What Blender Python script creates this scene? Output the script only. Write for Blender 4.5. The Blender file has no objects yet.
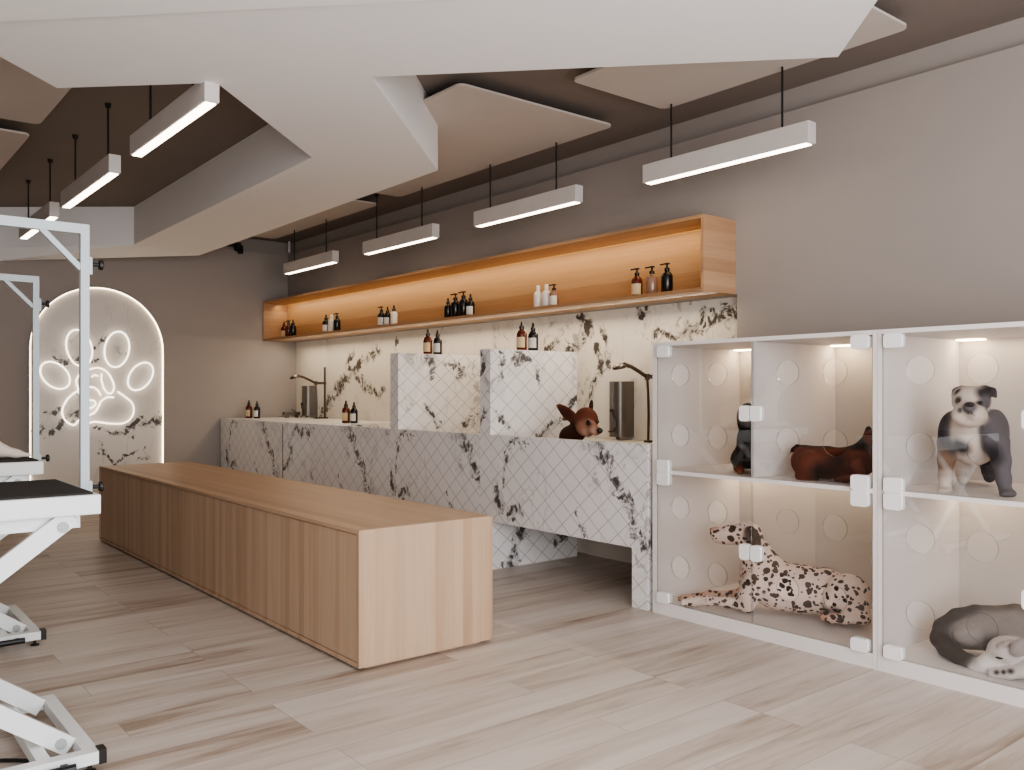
import bpy, bmesh, math, random
import numpy as np
from mathutils import Vector, Matrix
random.seed(7)
SC = bpy.context.scene
COL = SC.collection
PI = math.pi

# ------------------------------------------------------------------ camera model (1024 x 770)
FPX, CX, HY, H = 872.0, 512.0, 393.0, 1.25
TH = math.atan2(705, 872)
S, C = math.sin(TH), math.cos(TH)
def ray(px, py):
    r = (px-CX)/FPX
    return Vector((S+r*C, C-r*S, -(py-HY)/FPX))
def atX(px, py, X):
    d = ray(px, py); return Vector((X, d.y*X/d.x, H+d.z*X/d.x))
def atY(px, py, Y):
    d = ray(px, py); return Vector((d.x*Y/d.y, Y, H+d.z*Y/d.y))
def atZ(px, py, Z):
    d = ray(px, py); t = (Z-H)/d.z; return Vector((d.x*t, d.y*t, Z))
def depth(p):
    return p.x*S+p.y*C

cam = bpy.data.cameras.new('camera'); co = bpy.data.objects.new('camera', cam); COL.objects.link(co)
co.location = (0, 0, H); co.rotation_euler = (PI/2, 0, -TH)
cam.sensor_width = 36; cam.lens = FPX/1024*36; cam.shift_y = (HY-385)/1024; cam.clip_start = .02
SC.camera = co

# ------------------------------------------------------------------ materials
def lin(c):
    return tuple(((v/255)/12.92 if v/255 <= .04045 else ((v/255+.055)/1.055)**2.4) for v in c)+(1,)
MATS = {}
def newmat(name):
    m = bpy.data.materials.new(name); m.use_nodes = True
    nt = m.node_tree; b = nt.nodes['Principled BSDF']
    MATS[name] = m
    return m, nt, b
def N(nt, t, **kw):
    n = nt.nodes.new(t)
    for k, v in kw.items():
        if k.startswith('i_'): n.inputs[k[2:].replace('_', ' ')].default_value = v
        else: setattr(n, k, v)
    return n
def L(nt, a, b): nt.links.new(a, b)
def math_n(nt, op, a, b=None, clamp=False):
    n = nt.nodes.new('ShaderNodeMath'); n.operation = op; n.use_clamp = clamp
    for i, v in enumerate((a, b)):
        if v is None: continue
        if isinstance(v, (int, float)): n.inputs[i].default_value = v
        else: nt.links.new(v, n.inputs[i])
    return n.outputs[0]
def ramp(nt, src, p0, p1, c0=(0,0,0,1), c1=(1,1,1,1)):
    n = nt.nodes.new('ShaderNodeValToRGB')
    e = n.color_ramp.elements; e[0].position = p0; e[1].position = p1; e[0].color = c0; e[1].color = c1
    nt.links.new(src, n.inputs[0]); return n.outputs[0]
def mix(nt, fac, a, b, mode='MIX'):
    n = nt.nodes.new('ShaderNodeMix'); n.data_type = 'RGBA'; n.blend_type = mode
    for idx, v in ((0, fac), (6, a), (7, b)):
        if isinstance(v, (int, float)): n.inputs[idx].default_value = v
        elif isinstance(v, tuple): n.inputs[idx].default_value = v
        else: nt.links.new(v, n.inputs[idx])
    return n.outputs[2]
def coords(nt, scale=(1,1,1), loc=(0,0,0), rot=(0,0,0)):
    t = N(nt, 'ShaderNodeTexCoord'); mp = N(nt, 'ShaderNodeMapping')
    mp.inputs['Scale'].default_value = scale; mp.inputs['Location'].default_value = loc; mp.inputs['Rotation'].default_value = rot
    L(nt, t.outputs['Object'], mp.inputs[0]); return mp.outputs[0], t.outputs['Object']
def noise(nt, vec, scale, detail=3, rough=.5, dist=0):
    n = N(nt, 'ShaderNodeTexNoise'); n.inputs['Scale'].default_value = scale; n.inputs['Detail'].default_value = detail
    n.inputs['Roughness'].default_value = rough; n.inputs['Distortion'].default_value = dist
    if vec is not None: L(nt, vec, n.inputs['Vector'])
    return n.outputs['Fac']
def plain(name, rgb, rough=.5, metal=0, spec=.5, var=0.03):
    m, nt, b = newmat(name)
    v, _ = coords(nt)
    f = noise(nt, v, 6, 3)
    c = lin(rgb)
    lo = tuple(x*(1-var*2) for x in c[:3])+(1,); hi = tuple(min(1, x*(1+var)) for x in c[:3])+(1,)
    L(nt, mix(nt, f, lo, hi), b.inputs['Base Color'])
    b.inputs['Roughness'].default_value = rough; b.inputs['Metallic'].default_value = metal
    b.inputs['Specular IOR Level'].default_value = spec
    return m
def emit(name, rgb, strength):
    m, nt, b = newmat(name)
    b.inputs['Base Color'].default_value = (.8,.8,.8,1)
    b.inputs['Emission Color'].default_value = lin(rgb); b.inputs['Emission Strength'].default_value = strength
    return m
def wood(name, c_dark, c_mid, c_light, grain='Z', stave=.065, rough=.45):
    m, nt, b = newmat(name)
    sc = {'X': (.35,9,9), 'Y': (9,.35,9), 'Z': (9,9,.35)}[grain]
    v, o = coords(nt, sc)
    sep = N(nt, 'ShaderNodeSeparateXYZ'); L(nt, o, sep.inputs[0])
    x, y, z = sep.outputs
    u = {'X': math_n(nt, 'ADD', y, z), 'Y': math_n(nt, 'ADD', x, z), 'Z': math_n(nt, 'ADD', x, y)}[grain]
    al = {'X': x, 'Y': y, 'Z': z}[grain]
    k = math_n(nt, 'FLOOR', math_n(nt, 'DIVIDE', u, stave))
    wn = N(nt, 'ShaderNodeTexWhiteNoise'); wn.noise_dimensions = '1D'; L(nt, k, wn.inputs['W'])
    n1 = noise(nt, v, 1.4, 4, .6, .6)
    n2 = noise(nt, v, 7, 4, .6)
    t = math_n(nt, 'ADD', math_n(nt, 'MULTIPLY', wn.outputs['Value'], .42), math_n(nt, 'MULTIPLY', n1, .5))
    t = math_n(nt, 'ADD', t, math_n(nt, 'MULTIPLY', math_n(nt, 'SUBTRACT', n2, .5), .5))
    rp = N(nt, 'ShaderNodeValToRGB'); e = rp.color_ramp.elements
    e[0].position = .15; e[0].color = lin(c_dark); e[1].position = .85; e[1].color = lin(c_light)
    em = e.new(.5); em.color = lin(c_mid)
    L(nt, t, rp.inputs[0]); L(nt, rp.outputs[0], b.inputs['Base Color'])
    b.inputs['Roughness'].default_value = rough; b.inputs['Specular IOR Level'].default_value = .35
    return m
def seg_field(nt, u, z, lines):
    best = None
    for pl in lines:
        w = pl[0]
        for (ax, az), (bx_, bz_) in zip(pl[1:], pl[2:]):
            dx, dz = bx_-ax, bz_-az; l2 = dx*dx+dz*dz
            pu, pz = math_n(nt, 'SUBTRACT', u, ax), math_n(nt, 'SUBTRACT', z, az)
            h = math_n(nt, 'ADD', math_n(nt, 'MULTIPLY', pu, dx/l2), math_n(nt, 'MULTIPLY', pz, dz/l2), True)
            qu = math_n(nt, 'SUBTRACT', pu, math_n(nt, 'MULTIPLY', h, dx)); qz = math_n(nt, 'SUBTRACT', pz, math_n(nt, 'MULTIPLY', h, dz))
            d2 = math_n(nt, 'ADD', math_n(nt, 'MULTIPLY', qu, qu), math_n(nt, 'MULTIPLY', qz, qz))
            d = math_n(nt, 'DIVIDE', math_n(nt, 'SQRT', d2), w)
            best = d if best is None else math_n(nt, 'MINIMUM', best, d)
    return best
def marble(name, base, dark, tile=None, seed=0, amount=1.0, cut=.53, lines=None):
    m, nt, b = newmat(name)
    v, o = coords(nt, loc=(seed, seed*1.7, seed*.6))
    vd, _ = coords(nt, (1.3,1.3,.62), (seed*2, seed, 0), (.7,.7,0))
    big = ramp(nt, noise(nt, vd, 1.9, 2, .5, .4), cut, cut+.08)
    bl = ramp(nt, noise(nt, v, 9, 6, .68, .9), .53, .62)
    blot = math_n(nt, 'MULTIPLY', math_n(nt, 'MULTIPLY', big, bl), amount, True)
    soft = math_n(nt, 'MULTIPLY', ramp(nt, noise(nt, v, 5, 5, .6, .6), .45, .8), math_n(nt, 'MULTIPLY', big, .55))
    n3 = noise(nt, vd, 2.2, 5, .6, 1.3)
    vein = ramp(nt, math_n(nt, 'ABSOLUTE', math_n(nt, 'SUBTRACT', n3, .5)), .0, .012, (1,1,1,1), (0,0,0,1))
    vein = math_n(nt, 'MULTIPLY', math_n(nt, 'MULTIPLY', vein, ramp(nt, noise(nt, v, 1.7, 2), .45, .6)), .45)
    cl = noise(nt, v, 2.5, 3)
    bc = mix(nt, cl, lin(tuple(x*.95 for x in base)), lin(base))
    fac = math_n(nt, 'MAXIMUM', math_n(nt, 'MAXIMUM', blot, soft), vein)
    sep = N(nt, 'ShaderNodeSeparateXYZ'); L(nt, o, sep.inputs[0])
    u = math_n(nt, 'ADD', sep.outputs[0], sep.outputs[1]); z = sep.outputs[2]
    if lines:
        wob = math_n(nt, 'MULTIPLY', math_n(nt, 'SUBTRACT', noise(nt, v, 4.5, 4, .6), .5), .30)
        wob2 = math_n(nt, 'MULTIPLY', math_n(nt, 'SUBTRACT', noise(nt, vd, 5.5, 4, .6), .5), .30)
        F = seg_field(nt, math_n(nt, 'ADD', u, wob), math_n(nt, 'ADD', z, wob2), lines)
        core = ramp(nt, F, .25, 1.0, (1,1,1,1), (0,0,0,1))
        halo = ramp(nt, F, .4, 2.2, (1,1,1,1), (0,0,0,1))
        tex = noise(nt, v, 13, 6, .7, .8)
        # threshold of the speckle texture falls inside the traced streaks
        spk = math_n(nt, 'ADD', tex, math_n(nt, 'MULTIPLY', core, .15))
        a1 = math_n(nt, 'MULTIPLY', ramp(nt, spk, .58, .68), ramp(nt, core, .02, .2))
        a2 = math_n(nt, 'MULTIPLY', ramp(nt, noise(nt, v, 6, 5, .65), .42, .75), math_n(nt, 'MULTIPLY', halo, .55))
        a3 = math_n(nt, 'MULTIPLY', ramp(nt, tex, .60, .66), math_n(nt, 'MULTIPLY', halo, .8))
        fac = math_n(nt, 'MAXIMUM', math_n(nt, 'MAXIMUM', math_n(nt, 'MULTIPLY', a1, .93), a2), math_n(nt, 'MAXIMUM', a3, math_n(nt, 'MULTIPLY', fac, .5 if amount else 0)))
    col = mix(nt, fac, bc, lin(dark))
    if tile:
        tu, tz, tw = tile
        ls = []
        for op in ('ADD', 'SUBTRACT'):
            p = math_n(nt, op, math_n(nt, 'DIVIDE', u, tu), math_n(nt, 'DIVIDE', z, tz))
            q = math_n(nt, 'ABSOLUTE', math_n(nt, 'SUBTRACT', math_n(nt, 'FRACT', p), .5))
            ls.append(math_n(nt, 'GREATER_THAN', q, .5-tw/tu))
        ln = math_n(nt, 'MAXIMUM', ls[0], ls[1])
        col = mix(nt, math_n(nt, 'MULTIPLY', ln, .75), col, lin((164,156,153)))
        bp = N(nt, 'ShaderNodeBump'); bp.inputs['Strength'].default_value = .25; bp.inputs['Distance'].default_value = .004; bp.invert = True
        L(nt, ln, bp.inputs['Height']); L(nt, bp.outputs[0], b.inputs['Normal'])
    L(nt, col, b.inputs['Base Color']); b.inputs['Roughness'].default_value = .28
    return m
def glass(name, tint=(1,1,1), boost=1.0, rough=0.0):
    m, nt, b = newmat(name); nt.nodes.remove(b)
    out = nt.nodes['Material Output']
    tr = N(nt, 'ShaderNodeBsdfTransparent'); tr.inputs[0].default_value = tint+(1,)
    gl = N(nt, 'ShaderNodeBsdfGlossy'); gl.inputs['Roughness'].default_value = rough
    fr = N(nt, 'ShaderNodeFresnel'); fr.inputs[0].default_value = 1.5
    mx = N(nt, 'ShaderNodeMixShader')
    ge = N(nt, 'ShaderNodeNewGeometry')
    fac = math_n(nt, 'MULTIPLY', math_n(nt, 'MULTIPLY', fr.outputs[0], boost, True), math_n(nt, 'SUBTRACT', 1.0, ge.outputs['Backfacing']))
    L(nt, fac, mx.inputs[0]); L(nt, tr.outputs[0], mx.inputs[1]); L(nt, gl.outputs[0], mx.inputs[2])
    L(nt, mx.outputs[0], out.inputs[0])
    return m
def vcol(name, rough=.75, spots=False, fur=.12):
    m, nt, b = newmat(name)
    at = N(nt, 'ShaderNodeVertexColor'); at.layer_name = 'Col'
    v, o = coords(nt)
    f = noise(nt, v, 60, 4, .7)
    col = mix(nt, fur, at.outputs[0], mix(nt, f, (.0,.0,.0,1), (1,1,1,1)), 'OVERLAY')
    if spots:
        nz = N(nt, 'ShaderNodeTexNoise'); nz.inputs['Scale'].default_value = 16; L(nt, v, nz.inputs['Vector'])
        vm = N(nt, 'ShaderNodeVectorMath'); vm.operation = 'MULTIPLY_ADD'
        vm.inputs[1].default_value = (.035,.035,.035); L(nt, nz.outputs['Color'], vm.inputs[0]); L(nt, v, vm.inputs[2])
        msk = None
        for sc, th0, off in ((25, .27, 0), (40, .27, 3.3)):
            vo = N(nt, 'ShaderNodeTexVoronoi'); vo.inputs['Scale'].default_value = sc; vo.inputs['Randomness'].default_value = 1
            mp = N(nt, 'ShaderNodeMapping'); mp.inputs['Location'].default_value = (off,off,off); L(nt, vm.outputs[0], mp.inputs[0])
            L(nt, mp.outputs[0], vo.inputs['Vector'])
            wn = N(nt, 'ShaderNodeTexWhiteNoise'); wn.noise_dimensions = '3D'; L(nt, vo.outputs['Position'], wn.inputs['Vector'])
            th = math_n(nt, 'MULTIPLY', wn.outputs['Value'], th0*2)
            k = math_n(nt, 'LESS_THAN', vo.outputs['Distance'], th)
            if sc == 38: k = math_n(nt, 'MULTIPLY', k, math_n(nt, 'GREATER_THAN', wn.outputs['Value'], .62))
            msk = k if msk is None else math_n(nt, 'MAXIMUM', msk, k)
        col = mix(nt, math_n(nt, 'MULTIPLY', msk, .95), col, lin((34,24,22)))
    L(nt, col, b.inputs['Base Color']); b.inputs['Roughness'].default_value = max(rough, .7)
    b.inputs['Specular IOR Level'].default_value = .15
    vh, _ = coords(nt, (1,.35,1))
    bp = N(nt, 'ShaderNodeBump'); bp.inputs['Strength'].default_value = .35; bp.inputs['Distance'].default_value = .004
    L(nt, noise(nt, vh, 170, 3, .6), bp.inputs['Height']); L(nt, bp.outputs[0], b.inputs['Normal'])
    return m

# floor planks
def floor_mat():
    m, nt, b = newmat('floor_planks')
    v, o = coords(nt)
    br = N(nt, 'ShaderNodeTexBrick'); L(nt, v, br.inputs['Vector'])
    br.inputs['Scale'].default_value = 1; br.inputs['Brick Width'].default_value = 1.45; br.inputs['Row Height'].default_value = .185
    br.inputs['Mortar Size'].default_value = .0016; br.inputs['Mortar Smooth'].default_value = .3
    br.offset = .37; br.offset_frequency = 3
    br.inputs['Color1'].default_value = (0,0,0,1); br.inputs['Color2'].default_value = (1,1,1,1); br.inputs['Mortar'].default_value = (.5,.5,.5,1)
    vs, _ = coords(nt, (.7,7,1))
    add = N(nt, 'ShaderNodeVectorMath'); add.operation = 'MULTIPLY_ADD'; L(nt, br.outputs['Color'], add.inputs[0]); add.inputs[1].default_value = (3,9,5); L(nt, vs, add.inputs[2])
    n1 = noise(nt, add.outputs[0], 1.0, 4, .55, .5)
    n2 = noise(nt, add.outputs[0], 5, 5, .65, .3)
    t = math_n(nt, 'ADD', math_n(nt, 'MULTIPLY', n1, .75), math_n(nt, 'MULTIPLY', n2, .25))
    t = math_n(nt, 'ADD', t, math_n(nt, 'MULTIPLY', math_n(nt, 'SUBTRACT', br.outputs['Color'], .5), .13))
    rp = N(nt, 'ShaderNodeValToRGB'); e = rp.color_ramp.elements
    e[0].position = .30; e[0].color = lin((150,130,114)); e[1].position = .62; e[1].color = lin((206,196,188))
    em = e.new(.45); em.color = lin((192,178,167))
    L(nt, t, rp.inputs[0])
    col = mix(nt, math_n(nt, 'MULTIPLY', br.outputs['Fac'], .55), rp.outputs[0], lin((110,92,80)))
    L(nt, col, b.inputs['Base Color'])
    b.inputs['Roughness'].default_value = .42; b.inputs['Specular IOR Level'].default_value = .4
    return m

M_floor = floor_mat()
M_wall = plain('wall_paint', (163,153,146), .8, var=.015)
M_ceil = plain('ceiling_taupe', (132,120,112), .9, var=.02)
M_soffit = plain('soffit_white', (240,237,235), .8, var=.01)
M_soffit_lit = plain('soffit_lit', (245,243,240), .8, var=.01)  # soffit white made lighter to stand for window light on the near piece
M_panel = plain('acoustic_panel', (200,190,181), .85, var=.02)
M_lightbody = plain('light_housing', (205,198,193), .5)
M_lens = emit('light_lens', (255,238,216), 6.5)
M_black = plain('black_plastic', (22,20,20), .45)
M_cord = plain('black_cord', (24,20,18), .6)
M_bench_side = wood('bench_oak_vertical', (172,142,116), (188,160,134), (200,174,150), 'Z', .055)
M_bench_top = wood('bench_oak_top', (170,138,110), (184,152,124), (196,166,138), 'Y', .08)
M_shelf = wood('shelf_oak', (160,120,86), (180,142,106), (194,158,122), 'Y', .16, .5)
M_shelf_end = wood('shelf_oak_end', (164,126,96), (184,146,114), (198,162,130), 'X', .085, .5)
TILE_LINES = [(.075,(-.77,.97),(-.9,.80),(-1.05,.62),(-1.14,.48),(-1.24,.40)), (.04,(.11,.66),(.10,.84),(.0,.90),(-.1,.93)),
    (.06,(.22,.62),(.14,.48),(-.02,.42)), (.03,(-.70,.36),(-.66,.52)),
    (.05,(.36,1.54),(.38,1.38)), (.05,(.52,1.53),(.68,1.46),(.70,1.38)), (.06,(.72,.97),(.95,1.06),(1.05,1.18),(1.14,1.26)),
    (.04,(.32,1.12),(.46,1.0)), (.07,(.44,.03),(.50,.16),(.62,.34)), (.05,(.9,.14),(1.1,.26))]
M_tile = marble('marble_tile', (238,234,233), (48,43,43), (.165,.137,.0042), 0.4, lines=TILE_LINES)
M_tile_wide = marble('marble_tile_wide', (240,238,238), (52,46,45), (.22,.16,.005), 2.1, lines=[(.07,(-.05,.88),(.25,.86),(.4,.75)),(.06,(.35,.7),(.45,.5),(.7,.4)),(.05,(-.2,.8),(-.3,.6))])
def tr(pts, X, oy, oz): return [((q := atX(a, b, X)).y-oy, q.z-oz) for a, b in pts]
BL = [(w,)+tuple(tr(P, 4.723, 6.7, .955)) for w, P in ((.10,((322,416),(332,398),(343,383),(352,372))), (.10,((343,381),(362,362),(378,350))), (.05,((352,352),(346,366))),
    (.06,((355,372),(372,392),(384,390))), (.05,((398,338),(394,348))), (.05,((540,372),(549,352),(560,340))), (.09,((572,352),(590,330),(585,318))), (.06,((600,350),(596,378),(588,398))),
    (.05,((640,316),(646,308))), (.09,((690,334),(715,318),(732,312))), (.05,((652,330),(668,336),(690,338))), (.05,((604,362),(612,350),(606,330))))]
M_back = marble('marble_slab', (238,230,218), (44,34,28), None, 5.2, 1.0, .56, lines=BL)
def tr2(pts): return [((q := atY(a, b, YB_-.05)).x-ACX, q.z) for a, b in pts]
YB_, ACX = 10.1, 2.435
AL = [(w,)+tuple(tr2(P)) for w, P in ((.07,((30,432),(46,431),(60,420),(75,414))), (.05,((70,424),(80,408),(76,398))), (.05,((44,411),(56,409))), (.03,((90,427),(105,432),(112,438),(122,436))),
    (.06,((124,432),(132,424),(138,420))), (.06,((142,424),(152,418),(160,420))), (.025,((92,443),(98,455),(106,462))), (.022,((108,464),(122,456),(132,450))), (.022,((139,447),(144,455),(136,462))), (.04,((44,358),(60,360),(92,361))), (.03,((94,345),(102,335))), (.03,((112,350),(122,352))))]
M_arch = marble('marble_arch', (226,218,210), (40,33,30), None, 8.3, 1.0, .60, lines=AL)
M_white = plain('white_cabinet', (226,219,216), .45, var=.01)
M_whitemetal = plain('white_powder_coat', (226,228,228), .4, var=.01)
M_greymetal = plain('pale_grey_metal', (176,184,187), .4, var=.01)
M_pivot = plain('pivot_grey', (165,168,168), .4)
M_mat = plain('black_rubber', (40,37,34), .8)
M_steel = plain('grey_steel', (120,114,108), .35, .7)
M_bronze = plain('dark_bronze', (92,80,70), .35, .7)
M_glass = glass('cage_glass', (.985,.985,.985), 3.0)
M_glassedge = glass('cage_glass_edge', (.62,.66,.64), 3.0)
M_cage_shade = plain('cabinet_inside_shaded', (206,198,191), .5, var=.01)  # cabinet white darkened, shade of the interior put into the colour
M_hinge = plain('white_hinge', (240,238,238), .35, var=.01)
M_led = emit('warm_led', (255,190,110), .35); M_led.node_tree.nodes['Principled BSDF'].inputs['Base Color'].default_value = (.3,.19,.09,1)
M_ledcage = emit('cage_led', (255,230,190), 12)
M_neon = emit('neon_white', (255,242,222), 2.6)
M_halo = emit('halo_strip', (255,234,200), 6)
M_basin = plain('basin_white', (222,214,204), .4)
M_amber = plain('amber_bottle', (92,36,16), .2)
M_blackb = plain('black_bottle', (22,18,17), .25)
M_whiteb = plain('white_bottle', (228,222,214), .35)
M_clear = plain('clear_pink_bottle', (152,118,98), .15)
M_lab_cream = plain('label_cream', (214,190,150), .7)
M_lab_white = plain('label_white', (222,218,210), .7)
M_ink = plain('label_ink', (70,56,46), .7)
M_eye = plain('dog_eye', (18,12,10), .1)
M_nose = plain('dog_nose_black', (26,20,20), .35)
M_nose_brown = plain('dog_nose_brown', (110,66,54), .4)

# ------------------------------------------------------------------ mesh helpers
def bm_new(): return bmesh.new()
def box(bm, x0, x1, y0, y1, z0, z1, bev=0):
    r = bmesh.ops.create_cube(bm, size=1)
    vs = r['verts']
    for v in vs:
        v.co = Vector(((x0+x1)/2+v.co.x*(x1-x0), (y0+y1)/2+v.co.y*(y1-y0), (z0+z1)/2+v.co.z*(z1-z0)))
    if bev:
        es = list({e for v in vs for e in v.link_edges})
        bmesh.ops.bevel(bm, geom=es, offset=bev, segments=2, affect='EDGES', profile=.6)
    return bm
def rbox(bm, axis, x0, x1, y0, y1, z0, z1, rad, seg=5):
    """box with the four edges along one axis rounded"""
    r = bmesh.ops.create_cube(bm, size=1); vs = r['verts']
    for v in vs:
        v.co = Vector(((x0+x1)/2+v.co.x*(x1-x0), (y0+y1)/2+v.co.y*(y1-y0), (z0+z1)/2+v.co.z*(z1-z0)))
    es = [e for e in {e for v in vs for e in v.link_edges} if abs((e.verts[0].co-e.verts[1].co).normalized()[axis]) > .9]
    bmesh.ops.bevel(bm, geom=es, offset=rad, segments=seg, affect='EDGES', profile=.5)
    return bm
def bar(bm, a, b, w, h, up=(0,0,1)):
    """rectangular bar from a to b, w sideways, h along up"""
    a, b = Vector(a), Vector(b); d = (b-a).normalized(); up = Vector(up)
    s = d.cross(up).normalized(); u = s.cross(d).normalized()
    vs = []
    for p in (a, b):
        for i, j in ((-1,-1),(1,-1),(1,1),(-1,1)):
            vs.append(bm.verts.new(p+s*w/2*i+u*h/2*j))
    for f in ((3,2,1,0),(4,5,6,7),(0,1,5,4),(1,2,6,5),(2,3,7,6),(3,0,4,7)):
        bm.faces.new([vs[k] for k in f])
    return bm
def tube(bm, pts, r, seg=8, closed=False):
    pts = [Vector(p) for p in pts]; n = len(pts)
    rs = r if isinstance(r, (list, tuple)) else [r]*n
    rings = []; ref = None
    for i, p in enumerate(pts):
        if closed: d = (pts[(i+1) % n]-pts[i-1])
        else: d = pts[min(i+1, n-1)]-pts[max(i-1, 0)]
        d.normalize()
        if ref is None:
            ref = Vector((0,0,1)) if abs(d.z) < .9 else Vector((1,0,0))
        s = d.cross(ref)
        if s.length < 1e-4: s = d.cross(Vector((0,1,0)))
        s.normalize(); u = s.cross(d).normalized(); ref = u
        rings.append([bm.verts.new(p+(s*math.cos(t)+u*math.sin(t))*rs[i]) for t in [2*PI*k/seg for k in range(seg)]])
    m = n if closed else n-1
    for i in range(m):
        A, B = rings[i], rings[(i+1) % n]
        for k in range(seg):
            bm.faces.new((A[k], A[(k+1) % seg], B[(k+1) % seg], B[k]))
    if not closed:
        bm.faces.new(rings[0][::-1]); bm.faces.new(rings[-1])
    return bm
def lathe(bm, prof, c=(0,0,0), seg=20, axis='Z'):
    c = Vector(c); rings = []
    for r, z in prof:
        ring = []
        for k in range(seg):
            t = 2*PI*k/seg; x, y = r*math.cos(t), r*math.sin(t)
            q = {'Z': (x,y,z), 'X': (z,x,y), 'Y': (y,z,x)}[axis]
            ring.append(bm.verts.new(c+Vector(q)))
        rings.append(ring)
    for A, B in zip(rings, rings[1:]):
        for k in range(seg): bm.faces.new((A[k], A[(k+1) % seg], B[(k+1) % seg], B[k]))
    bm.faces.new(rings[0][::-1]); bm.faces.new(rings[-1])
    return bm
def ball(bm, c, r, sc=(1,1,1)):
    rr = bmesh.ops.create_uvsphere(bm, u_segments=14, v_segments=10, radius=1)
    for v in rr['verts']: v.co = Vector(c)+Vector((v.co.x*r*sc[0], v.co.y*r*sc[1], v.co.z*r*sc[2]))
    return bm
def prism(bm, pts, z0, z1):
    """pts counter-clockwise (x,y)"""
    lo = [bm.verts.new((x,y,z0)) for x, y in pts]; hi = [bm.verts.new((x,y,z1)) for x, y in pts]
    n = len(pts)
    bm.faces.new(lo[::-1]); bm.faces.new(hi)
    for i in range(n): bm.faces.new((lo[i], lo[(i+1) % n], hi[(i+1) % n], hi[i]))
    bmesh.ops.triangulate(bm, faces=[f for f in bm.faces if len(f.verts) > 4])
    return bm
def plate(outer, holes, thick, bm=None):
    """flat plate in local XY with true holes; returns list of (verts, faces)"""
    cu = bpy.data.curves.new('tmp', 'CURVE'); cu.dimensions = '2D'; cu.fill_mode = 'BOTH'; cu.extrude = thick/2
    for loop in [outer]+holes:
        sp = cu.splines.new('POLY'); sp.points.add(len(loop)-1); sp.use_cyclic_u = True
        for p, (x, y) in zip(sp.points, loop): p.co = (x, y, 0, 1)
    o = bpy.data.objects.new('tmp', cu); COL.objects.link(o)
    dg = bpy.context.evaluated_depsgraph_get(); me = bpy.data.meshes.new_from_object(o.evaluated_get(dg))
    b = bm_new(); b.from_mesh(me)
    bmesh.ops.remove_doubles(b, verts=b.verts, dist=1e-5)
    bpy.data.objects.remove(o); bpy.data.curves.remove(cu); bpy.data.meshes.remove(me)
    return b
def circle(cx, cy, r, n=32): return [(cx+r*math.cos(2*PI*k/n), cy+r*math.sin(2*PI*k/n)) for k in range(n)]

def wloc(o):
    v = Vector((0,0,0))
    while o is not None: v += o.location; o = o.parent
    return v
def obj(name, bm, mat, parent=None, smooth=False, world=True, origin=None, sharp=True):
    """link a bmesh given in world coordinates (or local ones with world=False) as ONE object"""
    me = bpy.data.meshes.new(name)
    bmesh.ops.recalc_face_normals(bm, faces=bm.faces)
    off = wloc(parent) if (parent and world) else Vector((0,0,0))
    if origin is not None: off = Vector(origin)
    if off.length: bmesh.ops.translate(bm, verts=bm.verts, vec=-off)
    bm.to_mesh(me); bm.free()
    if smooth:
        for p in me.polygons: p.use_smooth = True
        if sharp: me.set_sharp_from_angle(angle=math.radians(40))
    me.materials.append(mat)
    o = bpy.data.objects.new(name, me); COL.objects.link(o)
    if parent: o.parent = parent
    if origin is not None and not parent: o.location = origin
    return o
def tag(o, label=None, cat=None, group=None):
    if label: o['label'] = label
    if cat: o['category'] = cat
    if group: o['group'] = group
    return o
def thing(name, label, cat, loc, group=None, rz=0):
    o = bpy.data.objects.new(name, None); COL.objects.link(o); o.location = loc; o.rotation_euler = (0,0,rz)
    o.empty_display_size = .1
    return tag(o, label, cat, group)
def struct(name, bm, mat, **k):
    o = obj(name, bm, mat, **k); o['kind'] = 'structure'; return o
def dup(root, loc, label, group=None, rz=None):
    def rec(o, par):
        c = o.copy(); COL.objects.link(c); c.parent = par
        for ch in list(o.children): rec(ch, c)
        return c
    r = rec(root, None); r.location = loc
    if rz is not None: r.rotation_euler = (0,0,rz)
    r['label'] = label
    if group: r['group'] = group
    return r
def B(*a, **k): return box(bm_new(), *a, **k)

def area(name, loc, rot, sx, sy, power, col=(1,1,1)):
    l = bpy.data.lights.new(name, 'AREA'); l.shape = 'RECTANGLE'; l.size = sx; l.size_y = sy; l.energy = power; l.color = col
    o = bpy.data.objects.new(name, l); COL.objects.link(o); o.location = loc; o.rotation_euler = rot
    return o

# ------------------------------------------------------------------ room shell
ZC, ZS = 3.11, 2.732
YB, XW = 10.1, 4.61
X0, Y0 = -2.6, -1.4
struct('floor', B(X0, 5.0, Y0, YB+.2, -.1, 0), M_floor)
struct('ceiling', B(X0, 5.0, Y0, YB+.2, ZC, ZC+.1), M_ceil)
struct('wall_right', B(XW, 5.0, Y0, 3.42, 0, 2.95), M_wall)
struct('wall_right_upper', B(XW, 5.0, 3.42, YB, 1.88, 2.95), M_wall)
struct('wall_right_niche', B(4.742, 5.0, 3.42, YB, 0, 1.88), M_wall)
struct('trim_1', B(XW+.07, 5.0, Y0, YB+.06, 2.95, ZC), M_wall)
bm = bm_new(); box(bm, X0, 5.0, YB, YB+.3, 0, 2.95)
struct('wall_back', bm, M_wall)
struct('trim_2', B(X0, 5.0, YB+.06, YB+.3, 2.95, ZC), M_wall)
struct('wall_left', B(X0-.2, X0, Y0, YB+.2, 0, ZC), M_wall)

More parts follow.
